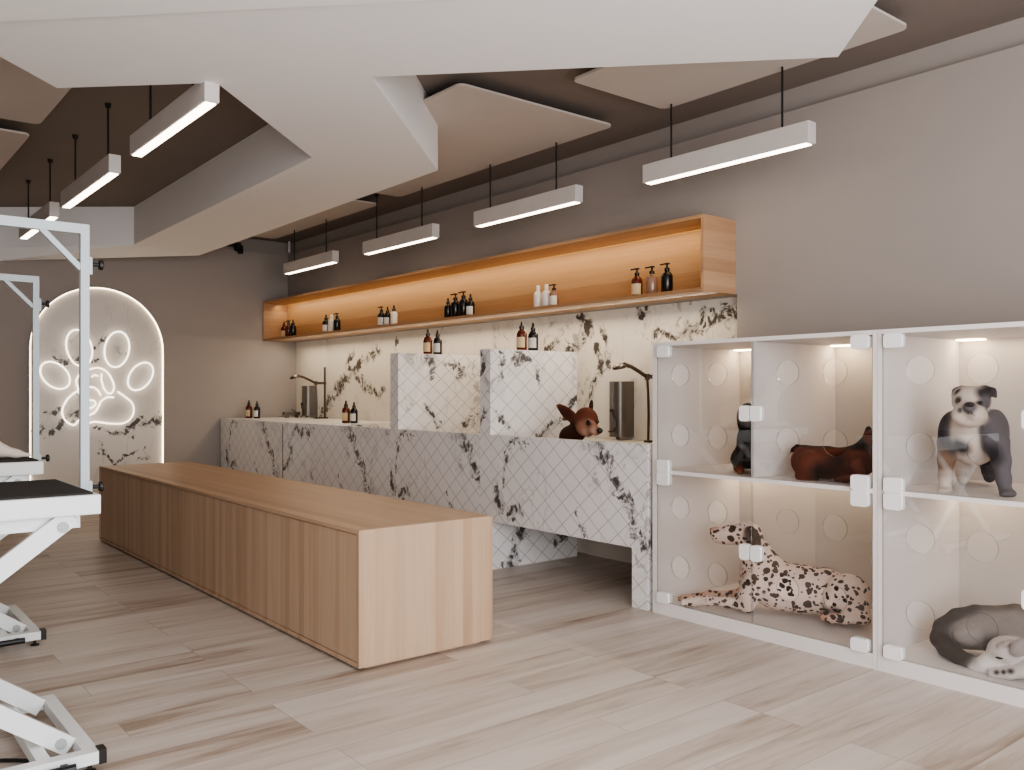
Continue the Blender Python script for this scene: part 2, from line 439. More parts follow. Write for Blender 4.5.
# folded drop ceiling: a zigzag soffit with a big cut-out and a piece tilted down to the back wall
D_ = (2.538, 9.139)
outl = [(1.5,.05),(3.536,2.087),(2.057,3.596),(3.266,4.825),(3.286,9.43),D_,(2.47,5.06),(1.524,4.128),(.945,4.685),(-.4,3.36),(X0+.02,1.2),(X0+.02,.05)]
struct('trim_3', prism(bm_new(), outl, ZS, ZC), M_soffit)
E_ = atY(0,248,10.0); F_ = atY(0,261,10.09); dE = atY(-60,249.3,10.0); dF = atY(-60,263.2,10.09)
bm = bm_new()
lowp = [Vector((D_[0],D_[1],ZS)), E_, dE, dF, F_, Vector((3.286,9.43,ZS))]
lo = [bm.verts.new(p) for p in lowp]; hi = [bm.verts.new((p.x,p.y,ZC)) for p in lowp]
bm.faces.new((lo[0],lo[1],lo[4],lo[5])); bm.faces.new((lo[1],lo[2],lo[3],lo[4]))
for i in range(6):
    j = (i+1) % 6; bm.faces.new((lo[i],lo[j],hi[j],hi[i]))
bm.faces.new(hi)
struct('trim_4', bm, M_soffit)
zb = ZS-.012
pa, pb = atZ(-30,23.4,zb), atZ(470,-1.5,zb)
dd = (pb-pa).normalized(); nn = Vector((-dd.y, dd.x, 0))*-1
pa2, pb2 = pa-dd*2.2, pb+dd*1.2
if nn.y > 0: nn = -nn
q = [pa2, pa2+nn*3.2, pb2+nn*3.2, pb2]
struct('trim_5', prism(bm_new(), [(p.x,p.y) for p in q], zb, ZS), M_soffit_lit)

# floating acoustic panels
def rrect(x0, x1, y0, y1, r=.05, n=5):
    pts = []
    for cx, cy, a in ((x1-r,y0+r,-PI/2),(x1-r,y1-r,0),(x0+r,y1-r,PI/2),(x0+r,y0+r,PI)):
        for k in range(n+1):
            t = a+PI/2*k/n; pts.append((cx+r*math.cos(t), cy+r*math.sin(t)))
    return pts
PZ = 3.03
for x0, x1, y0, y1, lab in ((2.93,4.19,4.1,6.8,'large beige ceiling panel above the second pendant lamp from the glass kennels'),
        (3.39,4.19,2.088,3.66,'beige ceiling panel above the pendant lamp nearest the glass kennels'),
        (2.95,4.21,7.2,9.555,'beige ceiling panel nearest the back wall at the far end of the wooden wall shelf'),
        (-.05,1.2,3.75,6.475,'upper beige ceiling panel at the left edge of the photo'),
        (-.05,1.2,6.77,9.3,'lower beige ceiling panel at the left edge of the photo')):
    cx, cy = (x0+x1)/2, (y0+y1)/2
    bm = prism(bm_new(), rrect(x0,x1,y0,y1), PZ, PZ+.014)
    for ix in (.2,.8):
        for iy in (.15,.85): lathe(bm, [(.012,PZ+.014),(.012,ZC)], (x0+(x1-x0)*ix, y0+(y1-y0)*iy, 0), 8)
    tag(obj('ceiling_panel', bm, M_panel, origin=(cx,cy,PZ)), lab, 'ceiling panel', 'floating beige acoustic ceiling panels')

# ------------------------------------------------------------------ pendant lamps
def pendant(x, y0, y1, zt, cy, label, group):
    t = thing('pendant_lamp', label, 'lamp', (x,(y0+y1)/2,zt), group)
    w, h = .036, .115
    bm = bm_new(); box(bm, x-w, x+w, y0, y1, zt-h, zt, .004)
    obj('housing', bm, M_lightbody, t)
    obj('light_lens', B(x-.026, x+.026, y0+.02, y1-.02, zt-h-.005, zt-h), M_lens, t)
    for c in cy:
        cd = obj('cord', tube(bm_new(), [(x,c,zt),(x,c,ZC-.03)], .006), M_cord, t)
        obj('ceiling_cap', lathe(bm_new(), [(.008,ZC-.03),(.018,ZC-.022),(.02,ZC)], (x,c,0), 14), M_cord, cd)
g1 = 'linear pendant lamps along the right wall'; g2 = 'linear pendant lamps over the grooming tables'
pendant(4.14, 2.591, 3.766, 2.69, (2.774,3.56), 'pale linear pendant lamp nearest the glass kennels, rightmost in the photo', g1)
pendant(4.14, 4.383, 5.562, 2.685, (4.62,5.39), 'second pale linear pendant lamp from the glass kennels, along the right wall', g1)
pendant(4.14, 6.145, 7.338, 2.685, (6.36,7.13), 'third pale linear pendant lamp from the glass kennels, along the right wall', g1)
pendant(4.14, 7.946, 9.106, 2.685, (8.15,8.9), 'shortest looking pendant lamp of the right wall row, nearest the back wall', g1)
pendant(1.505, 4.14, 5.38, 2.757, (4.4,5.1), 'largest linear pendant lamp at upper left, beside the edge of the folded ceiling', g2)
pendant(1.505, 5.83, 7.17, 2.75, (5.99,6.87), 'middle linear pendant lamp of the left row, hanging on two long black cords', g2)
pendant(1.505, 7.55, 8.82, 2.745, (7.709,8.584), 'farthest linear pendant lamp of the left row, behind the grooming arm', g2)

# small ceiling hardware on the back wall
bm = bm_new(); box(bm, 3.84, 4.0, YB-.05, YB+.06, 2.99, 3.03); box(bm, 3.94, 4.02, YB-.06, YB+.02, 2.93, 3.0); lathe(bm, [(.03,2.9),(.035,2.93),(.02,2.96)], (3.99,YB-.05,0), 10)
tag(obj('ceiling_bracket', bm, M_cord, origin=(3.92,YB,3.0)), 'small dark bracket high on the back wall under the ceiling', 'bracket')
tag(obj('wall_pipe', lathe(bm_new(), [(.014,2.975),(.014,3.11)], (4.6,YB-.06,0), 10), M_white, origin=(4.6,YB-.06,2.975)), 'short white vertical pipe at the ceiling corner above the farthest pendant', 'pipe')

# ------------------------------------------------------------------ bench
bx0, bx1, by0, by1, bz = 1.922, 2.678, 3.468, 7.93, .633
t = thing('bench', 'long low oak bench box in the middle of the floor', 'bench', ((bx0+bx1)/2,(by0+by1)/2,0))
obj('bench_top', B(bx0, bx1, by0+.022, by1-.022, bz-.02, bz, bev=.001), M_bench_top, t)
for ya, yb in ((by0, by0+.021), (by1-.021, by1)):
    obj('end_panel', B(bx0, bx1, ya, yb, .014, bz, bev=.001), M_bench_side, t)
for xa, xb in ((bx0+.005, bx0+.034), (bx1-.034, bx1-.005)):
    n = 3
    for k in range(n):
        a = by0+.024+(by1-by0-.048)*k/n; b2 = by0+.024+(by1-by0-.048)*(k+1)/n
        obj('side_panel', B(xa, xb, a+.0008, b2-.0008, .037, bz-.024), M_bench_side, t)
bm = bm_new(); box(bm, bx0, bx1, by0+.022, by1-.022, .014, .034)
obj('bottom_board', bm, M_bench_side, t)
obj('inner_carcass', B(bx0+.04, bx1-.04, by0+.03, by1-.03, .035, bz-.022), M_bench_side, t)
obj('plinth', B(bx0+.05, bx1-.06, by0+.03, by1-.06, 0, .0135), M_bench_side, t)

# ------------------------------------------------------------------ tiled bath run
XF, XB = 3.752, 4.72
RZ = .955
gb = 'marble-tiled dog baths along the right wall'
def bath(label, ya, yb, wall, end=None, deck=None, wz=1.57, mleg=True):
    """bay from ya (near) to yb (far); wall = thickness of the raised divider at its far side"""
    t = thing('dog_bath', label, 'bath', ((XF+XB)/2, (ya+yb)/2, 0), gb)
    d0 = end if end else yb
    obj('front_panel', B(XF, XF+.03, ya, d0, .345, RZ), M_tile, t)
    if end: obj('end_block', B(XF, XF+.03, end, yb, 0, RZ), M_tile_wide, t)
    # rim, basin and back deck
    yi = deck if deck else yb-.005
    bm = bm_new()
    box(bm, XF+.03, XF+.06, ya+.005, yi, .5, RZ-.002)
    box(bm, XF+.06, 4.42, ya+.005, yi, .5, .53)
    box(bm, 4.42, XB, ya+.005, yi, .5, .905)
    box(bm, XF+.06, 4.42, ya+.005, ya+.03, .53, RZ-.03)
    obj('basin', bm, M_basin, t)
    if deck: obj('deck', B(XF+.03, XB, deck, yb-.002, .345, RZ-.001), M_tile_wide, t)
    if wall: obj('divider', B(XF+.0015, 4.592, yb, yb+wall, RZ, wz), M_tile, t)
    obj('back_panel', B(4.70, 4.722, ya, yb, 0, .345), M_basin, t)
    return t
b1 = bath('nearest marble bath bay, with the small dog looking over its rim', 3.402, 4.885, .12, wz=1.563)
obj('leg', B(XF, XB, 3.402, 3.525, 0, .345), M_tile, b1)
obj('leg', B(XF, 4.592, 4.885, 5.005, 0, .345), M_tile, b1)
obj('rim_cap', B(XF, XB, 4.885, 5.005, .345, RZ-.001), M_tile, b1)
b2 = bath('middle marble bath bay between the two raised tiled dividers', 5.006, 6.12, .125, wz=1.577)
obj('leg', B(XF, XB, 6.12, 6.245, 0, .345), M_tile, b2); obj('rim_cap', B(XF, XB, 6.12, 6.245, .345, RZ-.001), M_tile, b2)
b3 = bath('marble bath bay with a shower, beyond the farther raised divider', 6.246, 8.33, 0, end=7.72, deck=7.45)
t = thing('tiled_counter', 'short marble-tiled counter at the far end, against the back wall', 'counter', ((XF+XB)/2, 9.2, 0))
obj('front_panel', B(XF+.004, XF+.03, 8.352, YB-.04, 0, RZ-.012), M_tile, t)
obj('countertop', B(XF+.004, XB, 8.352, YB-.02, RZ-.011, RZ), M_tile_wide, t)
obj('carcass', B(XF+.03, XB, 8.352, YB-.04, 0, RZ-.012), M_basin, t)
obj('gap_shade_strip', B(XF+.002, XF+.03, 8.331, 8.3515, 0, RZ-.02), M_cord, t)  # dark strip filling the narrow gap, stands for its shadow

# marble backsplash
tag(obj('backsplash', B(4.723, 4.741, 3.43, YB-.002, .0, 1.879), M_back, origin=(4.73,6.7,.955)), 'cream marble slab with black blotches on the wall above the baths', 'backsplash')

# dryers and showers
def dryer(y, label, z0=.93):
    t = thing('pet_dryer', label, 'dryer', (4.722, y, .93), 'grey wall dryers over the baths')
    w = .075; z1 = 1.335
    bm = bm_new(); pr = []
    for k in range(13):
        a = -PI/2+PI*k/12
        pr.append((4.722-.07-.075*math.cos(a)**.8 if k not in (0,12) else 4.722-.06, y+w*math.sin(a)))
    pts = [(4.7215, y-w)]+pr+[(4.7215, y+w)]
    prism(bm, pts, z0, z1); obj('body', bm, M_steel, t, smooth=True)
    obj('nozzle', lathe(bm_new(), [(.012,0),(.018,.008),(.018,.03),(.008,.035)], (4.565,y+.012,1.12), 14, 'X'), M_black, t)
    obj('hose', tube(bm_new(), [(4.574,y+.012,1.12),(4.56,y-.01,1.09),(4.565,y-.035,1.05),(4.57,y-.037,1.0),(4.565,y-.01,.975),(4.57,y+.03,.968),(4.6,y+.06,.97)], .007), M_bronze, t)
    obj('outlet', lathe(bm_new(), [(.014,z0-.02),(.016,z0)], (4.64,y+.01,0), 12), M_bronze, t)
dryer(4.49, 'grey steel dryer on the wall beside the small dog')
dryer(9.62, 'grey steel dryer on the wall at the far end, behind the far shower', .98)
def shower(y, label, b=.906):
    t = thing('hand_shower', label, 'shower', (4.66, y, .905), 'hand showers over the baths')
    obj('riser', tube(bm_new(), [(4.66,y,b),(4.66,y,1.55)], .012, 12), M_bronze, t, smooth=True)
    bm = bm_new(); box(bm, 4.54, 4.69, y-.025, y+.025, b, b+.014, .003); obj('base_plate', bm, M_bronze, t)
    bm = bm_new(); box(bm, 4.54, 4.672, y-.014, y+.014, 1.35, 1.378, .004); lathe(bm, [(.018,1.34),(.018,1.385)], (4.55,y,0), 12); obj('bracket', bm, M_bronze, t)
    pts = [(4.55,y,1.36),(4.47,y+.005,1.40),(4.40,y+.01,1.43),(4.33,y+.012,1.445)]
    obj('handle', tube(bm_new(), pts, [.013,.014,.014,.016], 10), M_bronze, t, smooth=True)
    bm = lathe(bm_new(), [(.012,.02),(.045,.006),(.05,-.01),(.046,-.014)], (0,0,0), 20)
    bmesh.ops.rotate(bm, verts=bm.verts, matrix=Matrix.Rotation(-.25, 3, 'Y')); bmesh.ops.translate(bm, verts=bm.verts, vec=(4.285,y+.014,1.43))
    obj('shower_head', bm, M_bronze, t, smooth=True)
    hp = [(4.55,y,1.345),(4.555,y-.004,1.25),(4.56,y-.004,1.1),(4.56,y,b+.015)]
    obj('hose', tube(bm_new(), hp, .009), M_bronze, t, smooth=True)
shower(4.13, 'dark bronze hand shower beside the kennels, over the nearest bath')
shower(9.21, 'dark bronze hand shower on a tall riser at the far end of the baths', RZ+.0005)
t = thing('mixer_tap', 'low grey mixer tap beside the far shower on the tiled counter', 'tap', (4.5,9.75,RZ))
bm = bm_new(); box(bm, 4.4, 4.6, 9.72, 9.79, RZ+.03, RZ+.07, .008); box(bm, 4.42, 4.46, 9.74, 9.77, RZ, RZ+.03); box(bm, 4.54, 4.58, 9.74, 9.77, RZ, RZ+.03); obj('tap_body', bm, M_steel, t)
obj('lever', tube(bm_new(), [(4.55,9.755,RZ+.07),(4.5,9.74,RZ+.1)], .008), M_steel, t)

# ------------------------------------------------------------------ wooden wall shelf
SX0, SY0, SY1, SZ0, SZ1 = 4.287, 3.43, YB-.004, 1.88, 2.352
t = thing('wall_shelf', 'long open oak wall shelf with a warm light strip, above the marble', 'shelf', (4.45,6.7,SZ0))
T = .022
obj('shelf_board', B(SX0, XW-.001, SY0+.02, SY1, SZ0, SZ0+T), M_shelf, t)
obj('top_board', B(SX0, XW-.001, SY0+.02, SY1, SZ1-T, SZ1), M_shelf, t)
obj('back_board', B(XW-.018, XW-.001, SY0+.02, SY1, SZ0+T, SZ1-T), M_shelf, t)
obj('end_board', B(SX0, XW-.001, SY0, SY0+.02, SZ0, SZ1), M_shelf_end, t)
obj('end_board', B(SX0, XW-.001, SY1-.02, SY1, SZ0+T, SZ1-T), M_shelf_end, t)
obj('led_strip', B(XW-.034, XW-.020, SY0+.03, SY1-.03, SZ1-T-.006, SZ1-T-.001), M_led, t)
area('shelf_lamp', (XW-.15, (SY0+SY1)/2, SZ1-T-.008), (0, -.35, 0), .04, SY1-SY0-.1, 9.5, (1,.79,.48))

# ------------------------------------------------------------------ bottles
PROF = {
 'amber': [(.030,0),(.033,.004),(.033,.115),(.031,.128),(.022,.142),(.013,.150),(.012,.160)],
 'black': [(.030,0),(.033,.004),(.033,.115),(.031,.128),(.022,.142),(.013,.150),(.012,.160)],
 'white': [(.028,0),(.030,.004),(.030,.11),(.027,.125),(.018,.135),(.011,.142),(.011,.150)],
 'clear': [(.030,0),(.032,.004),(.032,.110),(.030,.122),(.014,.134),(.012,.148)],
}
BM = {'amber': M_amber, 'black': M_blackb, 'white': M_whiteb, 'clear': M_clear}
def mk_bottle(kind, cap, lab):
    t = thing('bottle', 'x', 'bottle', (0,0,0))
    pf = PROF[kind]; zt = pf[-1][1]
    obj('bottle_body', lathe(bm_new(), pf, seg=18), BM[kind], t, smooth=True, world=False)
    cm = M_whiteb if cap == 'white_cap' else M_blackb
    bm = bm_new()
    if cap == 'pump':
        lathe(bm, [(.015,zt-.006),(.015,zt+.012),(.006,zt+.016),(.006,zt+.034),(.016,zt+.036),(.016,zt+.044),(.004,zt+.047)], seg=14)
        bar(bm, (0,0,zt+.041), (-.012,.040,zt+.036), .010, .008)
    elif cap == 'cone':
        lathe(bm, [(.016,zt-.008),(.016,zt+.012),(.009,zt+.018),(.007,zt+.040),(.004,zt+.05)], seg=14)
    else:
        lathe(bm, [(.014,zt-.006),(.014,zt+.03),(.012,zt+.034)], seg=14)
    obj('pump' if cap == 'pump' else 'cap', bm, cm, t, smooth=True, world=False)
    if lab:
        r = pf[2][0]+.0006
        z0, z1 = .02, .095
        a0, a1 = (PI-1.5, PI+1.5)
        bm = bm_new(); n = 12
        A = [(r*math.cos(a0+(a1-a0)*k/n), r*math.sin(a0+(a1-a0)*k/n)) for k in range(n+1)]
        lo = [bm.verts.new((x,y,z0)) for x, y in A]; hi = [bm.verts.new((x,y,z1)) for x, y in A]
        for k in range(n): bm.faces.new((lo[k],lo[k+1],hi[k+1],hi[k]))
        lb = obj('bottle_label', bm, M_lab_cream if lab == 'cream' else M_lab_white, t, smooth=True, world=False)
    t.location = (0,0,-50)
    return t
PROTO = {}
def bottle(kind, cap, lab, px, X, z, label, group, size=1.0, Y=None):
    k = (kind, cap, lab)
    y = atX(px, 300, X).y if Y is None else Y
    if k not in PROTO:
        PROTO[k] = mk_bottle(*k); o = PROTO[k]
        o['label'] = label; o['group'] = group; o.location = (X,y,z)
    else: o = dup(PROTO[k], (X,y,z), label, group)
    o.scale = (size*1.16, size*1.16, size)
    return o
zsh = SZ0+T+.0005
gs = 'bottles on the wooden wall shelf'
XS = 4.43
for kind, cap, lab, px, sz, what in (
    ('amber','cone','cream',284,.95,'amber bottle with cream label, leftmost of all on the wooden shelf'),
    ('amber','pump',None,288.5,1.0,'plain amber bottle, middle of the leftmost three on the wooden shelf'),
    ('black','cone',None,293,1.0,'plain black bottle, right of the leftmost three on the wooden shelf'),
    ('black','cone','white',326,1.0,'black bottle with white label, left of the white one in the second shelf group'),
    ('white','white_cap',None,331.5,1.08,'white bottle between two dark bottles in the second group on the shelf'),
    ('black','pump',None,337,1.0,'plain black bottle, right of the white one in the second group on the shelf'),
    ('black','pump','white',381.5,1.0,'black pump bottle with white label, left of the third group on the shelf'),
    ('black','cone','white',387.5,.92,'black bottle with white label, middle of the third group on the shelf'),
    ('white','cone',None,394,1.0,'white bottle with a dark top, right of the third group on the shelf'),
    ('black','cone',None,448,.92,'leftmost black bottle of the row of four dark ones on the shelf'),
    ('black','pump',None,455.5,1.08,'second from left in the row of four dark bottles on the shelf'),
    ('black','pump',None,463.5,1.12,'tallest pump bottle, third in the row of four dark ones on the shelf'),
    ('black','cone','white',470.5,.95,'black bottle with a white label, rightmost of the four dark ones on the shelf'),
    ('white','white_cap',None,538,1.0,'left white bottle of the white group on the right half of the shelf'),
    ('white','white_cap',None,546.5,1.0,'middle white bottle of the white group on the right half of the shelf'),
    ('clear','pump','white',554,.92,'clear bottle with white label beside two white bottles on the shelf'),
    ('amber','pump','cream',637,1.0,'amber pump bottle with cream label in the rightmost shelf group'),
    ('clear','pump',None,652,1.05,'clear pinkish pump bottle, middle of the rightmost shelf group'),
    ('black','pump',None,667,1.02,'tall black pump bottle, rightmost on the wooden shelf')):
    bottle(kind, cap, lab, px, XS, zsh, what, gs, sz)
gd = 'amber and black bottle pairs by the baths'
p = [atZ(427,354,1.577), atZ(437,354,1.577), atZ(521,348.5,1.563), atZ(533,348.5,1.563)]
bottle('amber','cone','cream',0,4.085,1.5775,'amber bottle with cream label on top of the farther tiled divider',gd,1.02,Y=6.185)
bottle('black','cone','white',0,4.185,1.5775,'black bottle with white label on top of the farther tiled divider',gd,1.0,Y=6.185)
bottle('amber','cone','cream',0,4.09,1.5635,'amber bottle with cream label on top of the nearer tiled divider',gd,1.02,Y=4.945)
bottle('black','cone','white',0,4.20,1.5635,'black bottle with white label on top of the nearer tiled divider',gd,1.0,Y=4.945)
bottle('amber','cone','cream',346,4.15,RZ+.0005,'amber bottle with cream label on the far bath rim, below the marble wall',gd,1.05)
bottle('black','cone','white',354,4.18,RZ+.0005,'black bottle with white label on the far bath rim, below the marble wall',gd,.98)
bottle('amber','cone','cream',249,4.05,RZ+.0005,'amber bottle with cream label on the counter against the back wall',gd,1.0)
bottle('black','cone','white',257,4.08,RZ+.0005,'black bottle with white label on the counter against the back wall',gd,.96)

# ------------------------------------------------------------------ glass kennels
KX, KB, KZ = 3.752, 4.54, 1.535
HY_ = (1.35, 1.015, .617, .285)
def kennel(label, yb, ya, split_top, group='white glass-fronted kennel cabinets'):
    """yb far side, ya near side"""
    t = thing('kennel_cabinet', label, 'kennel', ((KX+KB)/2, (ya+yb)/2, 0), group)
    p = .02
    gx = KX+.004
    for y0, y1 in ((yb-p-.01 if yb > 3 else yb-p, yb), (ya, ya+p)): obj('side_board', B(KX, KB, y0, y1, 0, KZ), M_white, t)
    yl, yr = ya+p+.001, yb-(.031 if yb > 3 else .021)
    obj('top_board', B(KX, KB, yl, yr, KZ-.02, KZ), M_white, t)
    obj('middle_shelf', B(KX, KB-.021, yl, yr, .796, .816), M_white, t)
    obj('plinth', B(KX, KB-.021, yl, yr, 0, .07), M_white, t)
    obj('back_board', B(KB-.02, KB, yl, yr, 0, KZ-.021), M_cage_shade, t)
    ym = (ya+yb)/2
    if split_top: obj('middle_divider', B(KX+.012, KB-.021, ym-.012, ym+.012, .817, KZ-.021), M_white, t)
    cells = ([(yl, ym-.013), (ym+.013, yr)] if split_top else [(yl, yr)])
    for a, b in cells:
        obj('led_spot', B(KB-.11, KB-.05, b-.14, b-.02, KZ-.027, KZ-.021), M_ledcage, t)
        area('kennel_fill', (KB-.12, (a+b)/2, KZ-.03), (0, -.1, 0), .1, b-a-.1, 0.8*(b-a)/.6, (1,.80,.56))  # extra soft light added to fill the cell beside its LED spot
    obj('led_spot', B(KB-.10, KB-.06, yr-.16, yr-.04, .790, .7955), M_ledcage, t)
    area('kennel_fill', (KB-.12, (yl+yr)/2, .785), (0, -.1, 0), .1, yr-yl-.1, 1.2, (1,.80,.56))  # added soft fill for the lower cell
    # doors
    for z0, z1, hz, row in ((.82, KZ-.024, (1.35,1.015), 'up'), (.074, .792, (.617,.285), 'low')):
        for side in (0, 1):
            a, b = (ym+.004, yr-.003) if side == 0 else (yl+.003, ym-.004)
            w = b-a
            # hole centres as fractions from the hinge side
            if side == 0: hc = (b-.165*w/.63, b-.417*w/.63)
            else: hc = (a+.182*w/.63, a+.43*w/.63)
            holes = [circle(y, z, .0625) for y in hc for z in hz]
            bm = plate([(a,z0),(b,z0),(b,z1),(a,z1)], holes, .008)
            M = Matrix(((0,0,1,gx),(1,0,0,0),(0,1,0,0),(0,0,0,1)))
            bm.transform(M)
            d = obj('glass_door', bm, M_glass, t)
            d.data.materials.append(M_glassedge)
            for pl in d.data.polygons:
                if abs(pl.normal.x) < .5: pl.material_index = 1
            hy = (b-.095, b-.012) if side == 0 else (a+.012, a+.095)
            for za, zb_ in ((z1-.06, z1+.0135 if row == 'low' else z1+.004), (z0-.0138 if row == 'up' else z0-.004, z0+.055)):
                hb = bm_new()
                rbox(hb, 0, gx-.022, gx-.0045, hy[0], hy[1], za, zb_, .014)
                rbox(hb, 0, gx+.0045, gx+.014, hy[0], hy[1], za, zb_, .014)
                obj('hinge', hb, M_hinge, d)
            ly = (a, a+.06) if side == 0 else (b-.06, b)
            lz = (1.105,1.185) if row == 'up' else (.395,.475)
            hb = bm_new(); rbox(hb, 0, gx-.024, gx-.0045, ly[0]+.001, ly[1], lz[0], lz[1], .016); rbox(hb, 0, gx+.0045, gx+.011, ly[0]+.001, ly[1], lz[0], lz[1], .016)
            obj('lock', hb, M_hinge, d)
    return t
kennel('white kennel cabinet with glass doors holding the spotted dog, left of the two', 3.365, 2.023, True)
kennel('white kennel cabinet with glass doors holding the bulldog, at the right photo edge', 2.021, .68, False)

# ------------------------------------------------------------------ arch panel and neon paw
acx, aw, az = 2.435, .672, 1.715
def arch_pts(r, zbot, n=28):
    pts = [(acx-r, zbot)]+[(acx-r*math.cos(PI*k/n), az+r*math.sin(PI*k/n)) for k in range(n+1)]+[(acx+r, zbot)]
    return pts
def arch_solid(pts, y0, y1):
    b = prism(bm_new(), pts, y0, y1)
    b.transform(Matrix(((1,0,0,0),(0,0,1,0),(0,1,0,0),(0,0,0,1))))
    return b
def arch_solid_ring(o_, i_, ya, yb):
    bm = bm_new(); n = len(o_); V = {}
    for nm, P in (('o', o_), ('i', i_)):
        for k, (x, z) in enumerate(P):
            for y in (ya, yb): V[nm, k, y] = bm.verts.new((x,y,z))
    for k in range(n-1):
        for q in ((('o',k,ya),('o',k+1,ya),('i',k+1,ya),('i',k,ya)), (('o',k,yb),('o',k+1,yb),('i',k+1,yb),('i',k,yb)),
                  (('o',k,ya),('o',k+1,ya),('o',k+1,yb),('o',k,yb)), (('i',k,ya),('i',k+1,ya),('i',k+1,yb),('i',k,yb))):
            bm.faces.new([V[z] for z in q])
    for k in (0, n-1): bm.faces.new([V['o',k,ya],V['i',k,ya],V['i',k,yb],V['o',k,yb]])
    return bm
t = thing('arch_panel', 'tall arched marble panel with a glowing edge on the back wall', 'wall panel', (acx, YB, 0))
obj('marble_panel', arch_solid(arch_pts(aw-.014, 0.0), YB-.05, YB-.001), M_arch, t)
bm = bm_new()
oo, ii = arch_pts(aw-.008, 0.0), arch_pts(aw-.0135, 0.0)
bm = arch_solid_ring(oo, ii, YB-.066, YB-.002)
obj('light_edge', bm, M_halo, t)
bm = arch_solid_ring(arch_pts(aw, 0.0), arch_pts(aw-.0075, 0.0), YB-.067, YB-.001)
obj('rim', bm, M_white, t)  # thin lip added to keep the edge light off the wall

YN = YB-.085
def zp(x, y): return atY(20+x/3.85, 280+y/3.85, YN)
def smooth_line(P, closed=False, sub=5):
    out = []; n = len(P)
    rng = range(n if closed else n-1)
    for i in rng:
        p0 = P[(i-1) % n] if (closed or i > 0) else P[i]; p1 = P[i]; p2 = P[(i+1) % n]
        p3 = P[(i+2) % n] if (closed or i+2 < n) else p2
        for k in range(sub):
            s = k/sub
            out.append(.5*((2*p1)+(-p0+p2)*s+(2*p0-5*p1+4*p2-p3)*s*s+(-p0+3*p1-3*p2+p3)*s**3))
    if not closed: out.append(P[-1])
    return out
t = thing('neon_paw_sign', 'glowing white neon paw print with a dog face, on the arched marble panel', 'neon sign', (acx, YN, 1.3))
def neon(name, pts, closed): obj(name, tube(bm_new(), smooth_line([zp(*q) for q in pts], closed), .0085, 8, closed), M_neon, t, smooth=True, sharp=False)
def oval(cx, cy, rx, ry, rot):
    c, s = math.cos(math.radians(rot)), math.sin(math.radians(rot))
    return [(cx+rx*math.cos(a)*c-ry*math.sin(a)*s, cy+rx*math.cos(a)*s+ry*math.sin(a)*c) for a in [2*PI*k/16 for k in range(16)]]
neon('toe_tube', oval(228,262,48,72,-16), True)
neon('toe_tube', oval(373,267,47,69,10), True)
neon('toe_tube', oval(135,367,64,44,38), True)
neon('toe_tube', oval(464,371,40,60,38), True)
neon('pad_tube', [(376,430),(408,452),(432,475),(438,505),(425,535),(395,552),(350,553),(310,548),(285,546),(262,552),(240,556)], False)
neon('pad_tube', [(228,425),(205,438),(180,463),(163,500),(168,530),(188,552),(210,558),(222,545),(236,528),(246,512)], False)
neon('face_tube', [(224,372),(240,352),(265,345),(300,338),(330,350),(350,375),(362,408),(356,432),(340,436),(324,418),(314,385),(314,360)], False)
neon('face_tube', [(224,372),(216,390),(222,412),(228,438),(244,450),(262,462),(285,465),(290,480),(275,492),(258,495)], False)
neon('face_tube', [(362,452),(335,452),(312,468),(300,492),(285,512),(262,522),(246,530)], False)
neon('face_tube', [(262,412),(285,414),(302,428),(312,446)], False)
neon('face_tube', [(276,374),(286,366),(300,370)], False)
obj('mount_pin', lathe(bm_new(), [(.006,YB-.083),(.006,YB-.0505)], (2.3,0,1.1), 8, 'Y'), M_white, t)
obj('mount_pin', lathe(bm_new(), [(.006,YB-.083),(.006,YB-.0505)], (2.62,0,1.1), 8, 'Y'), M_white, t)

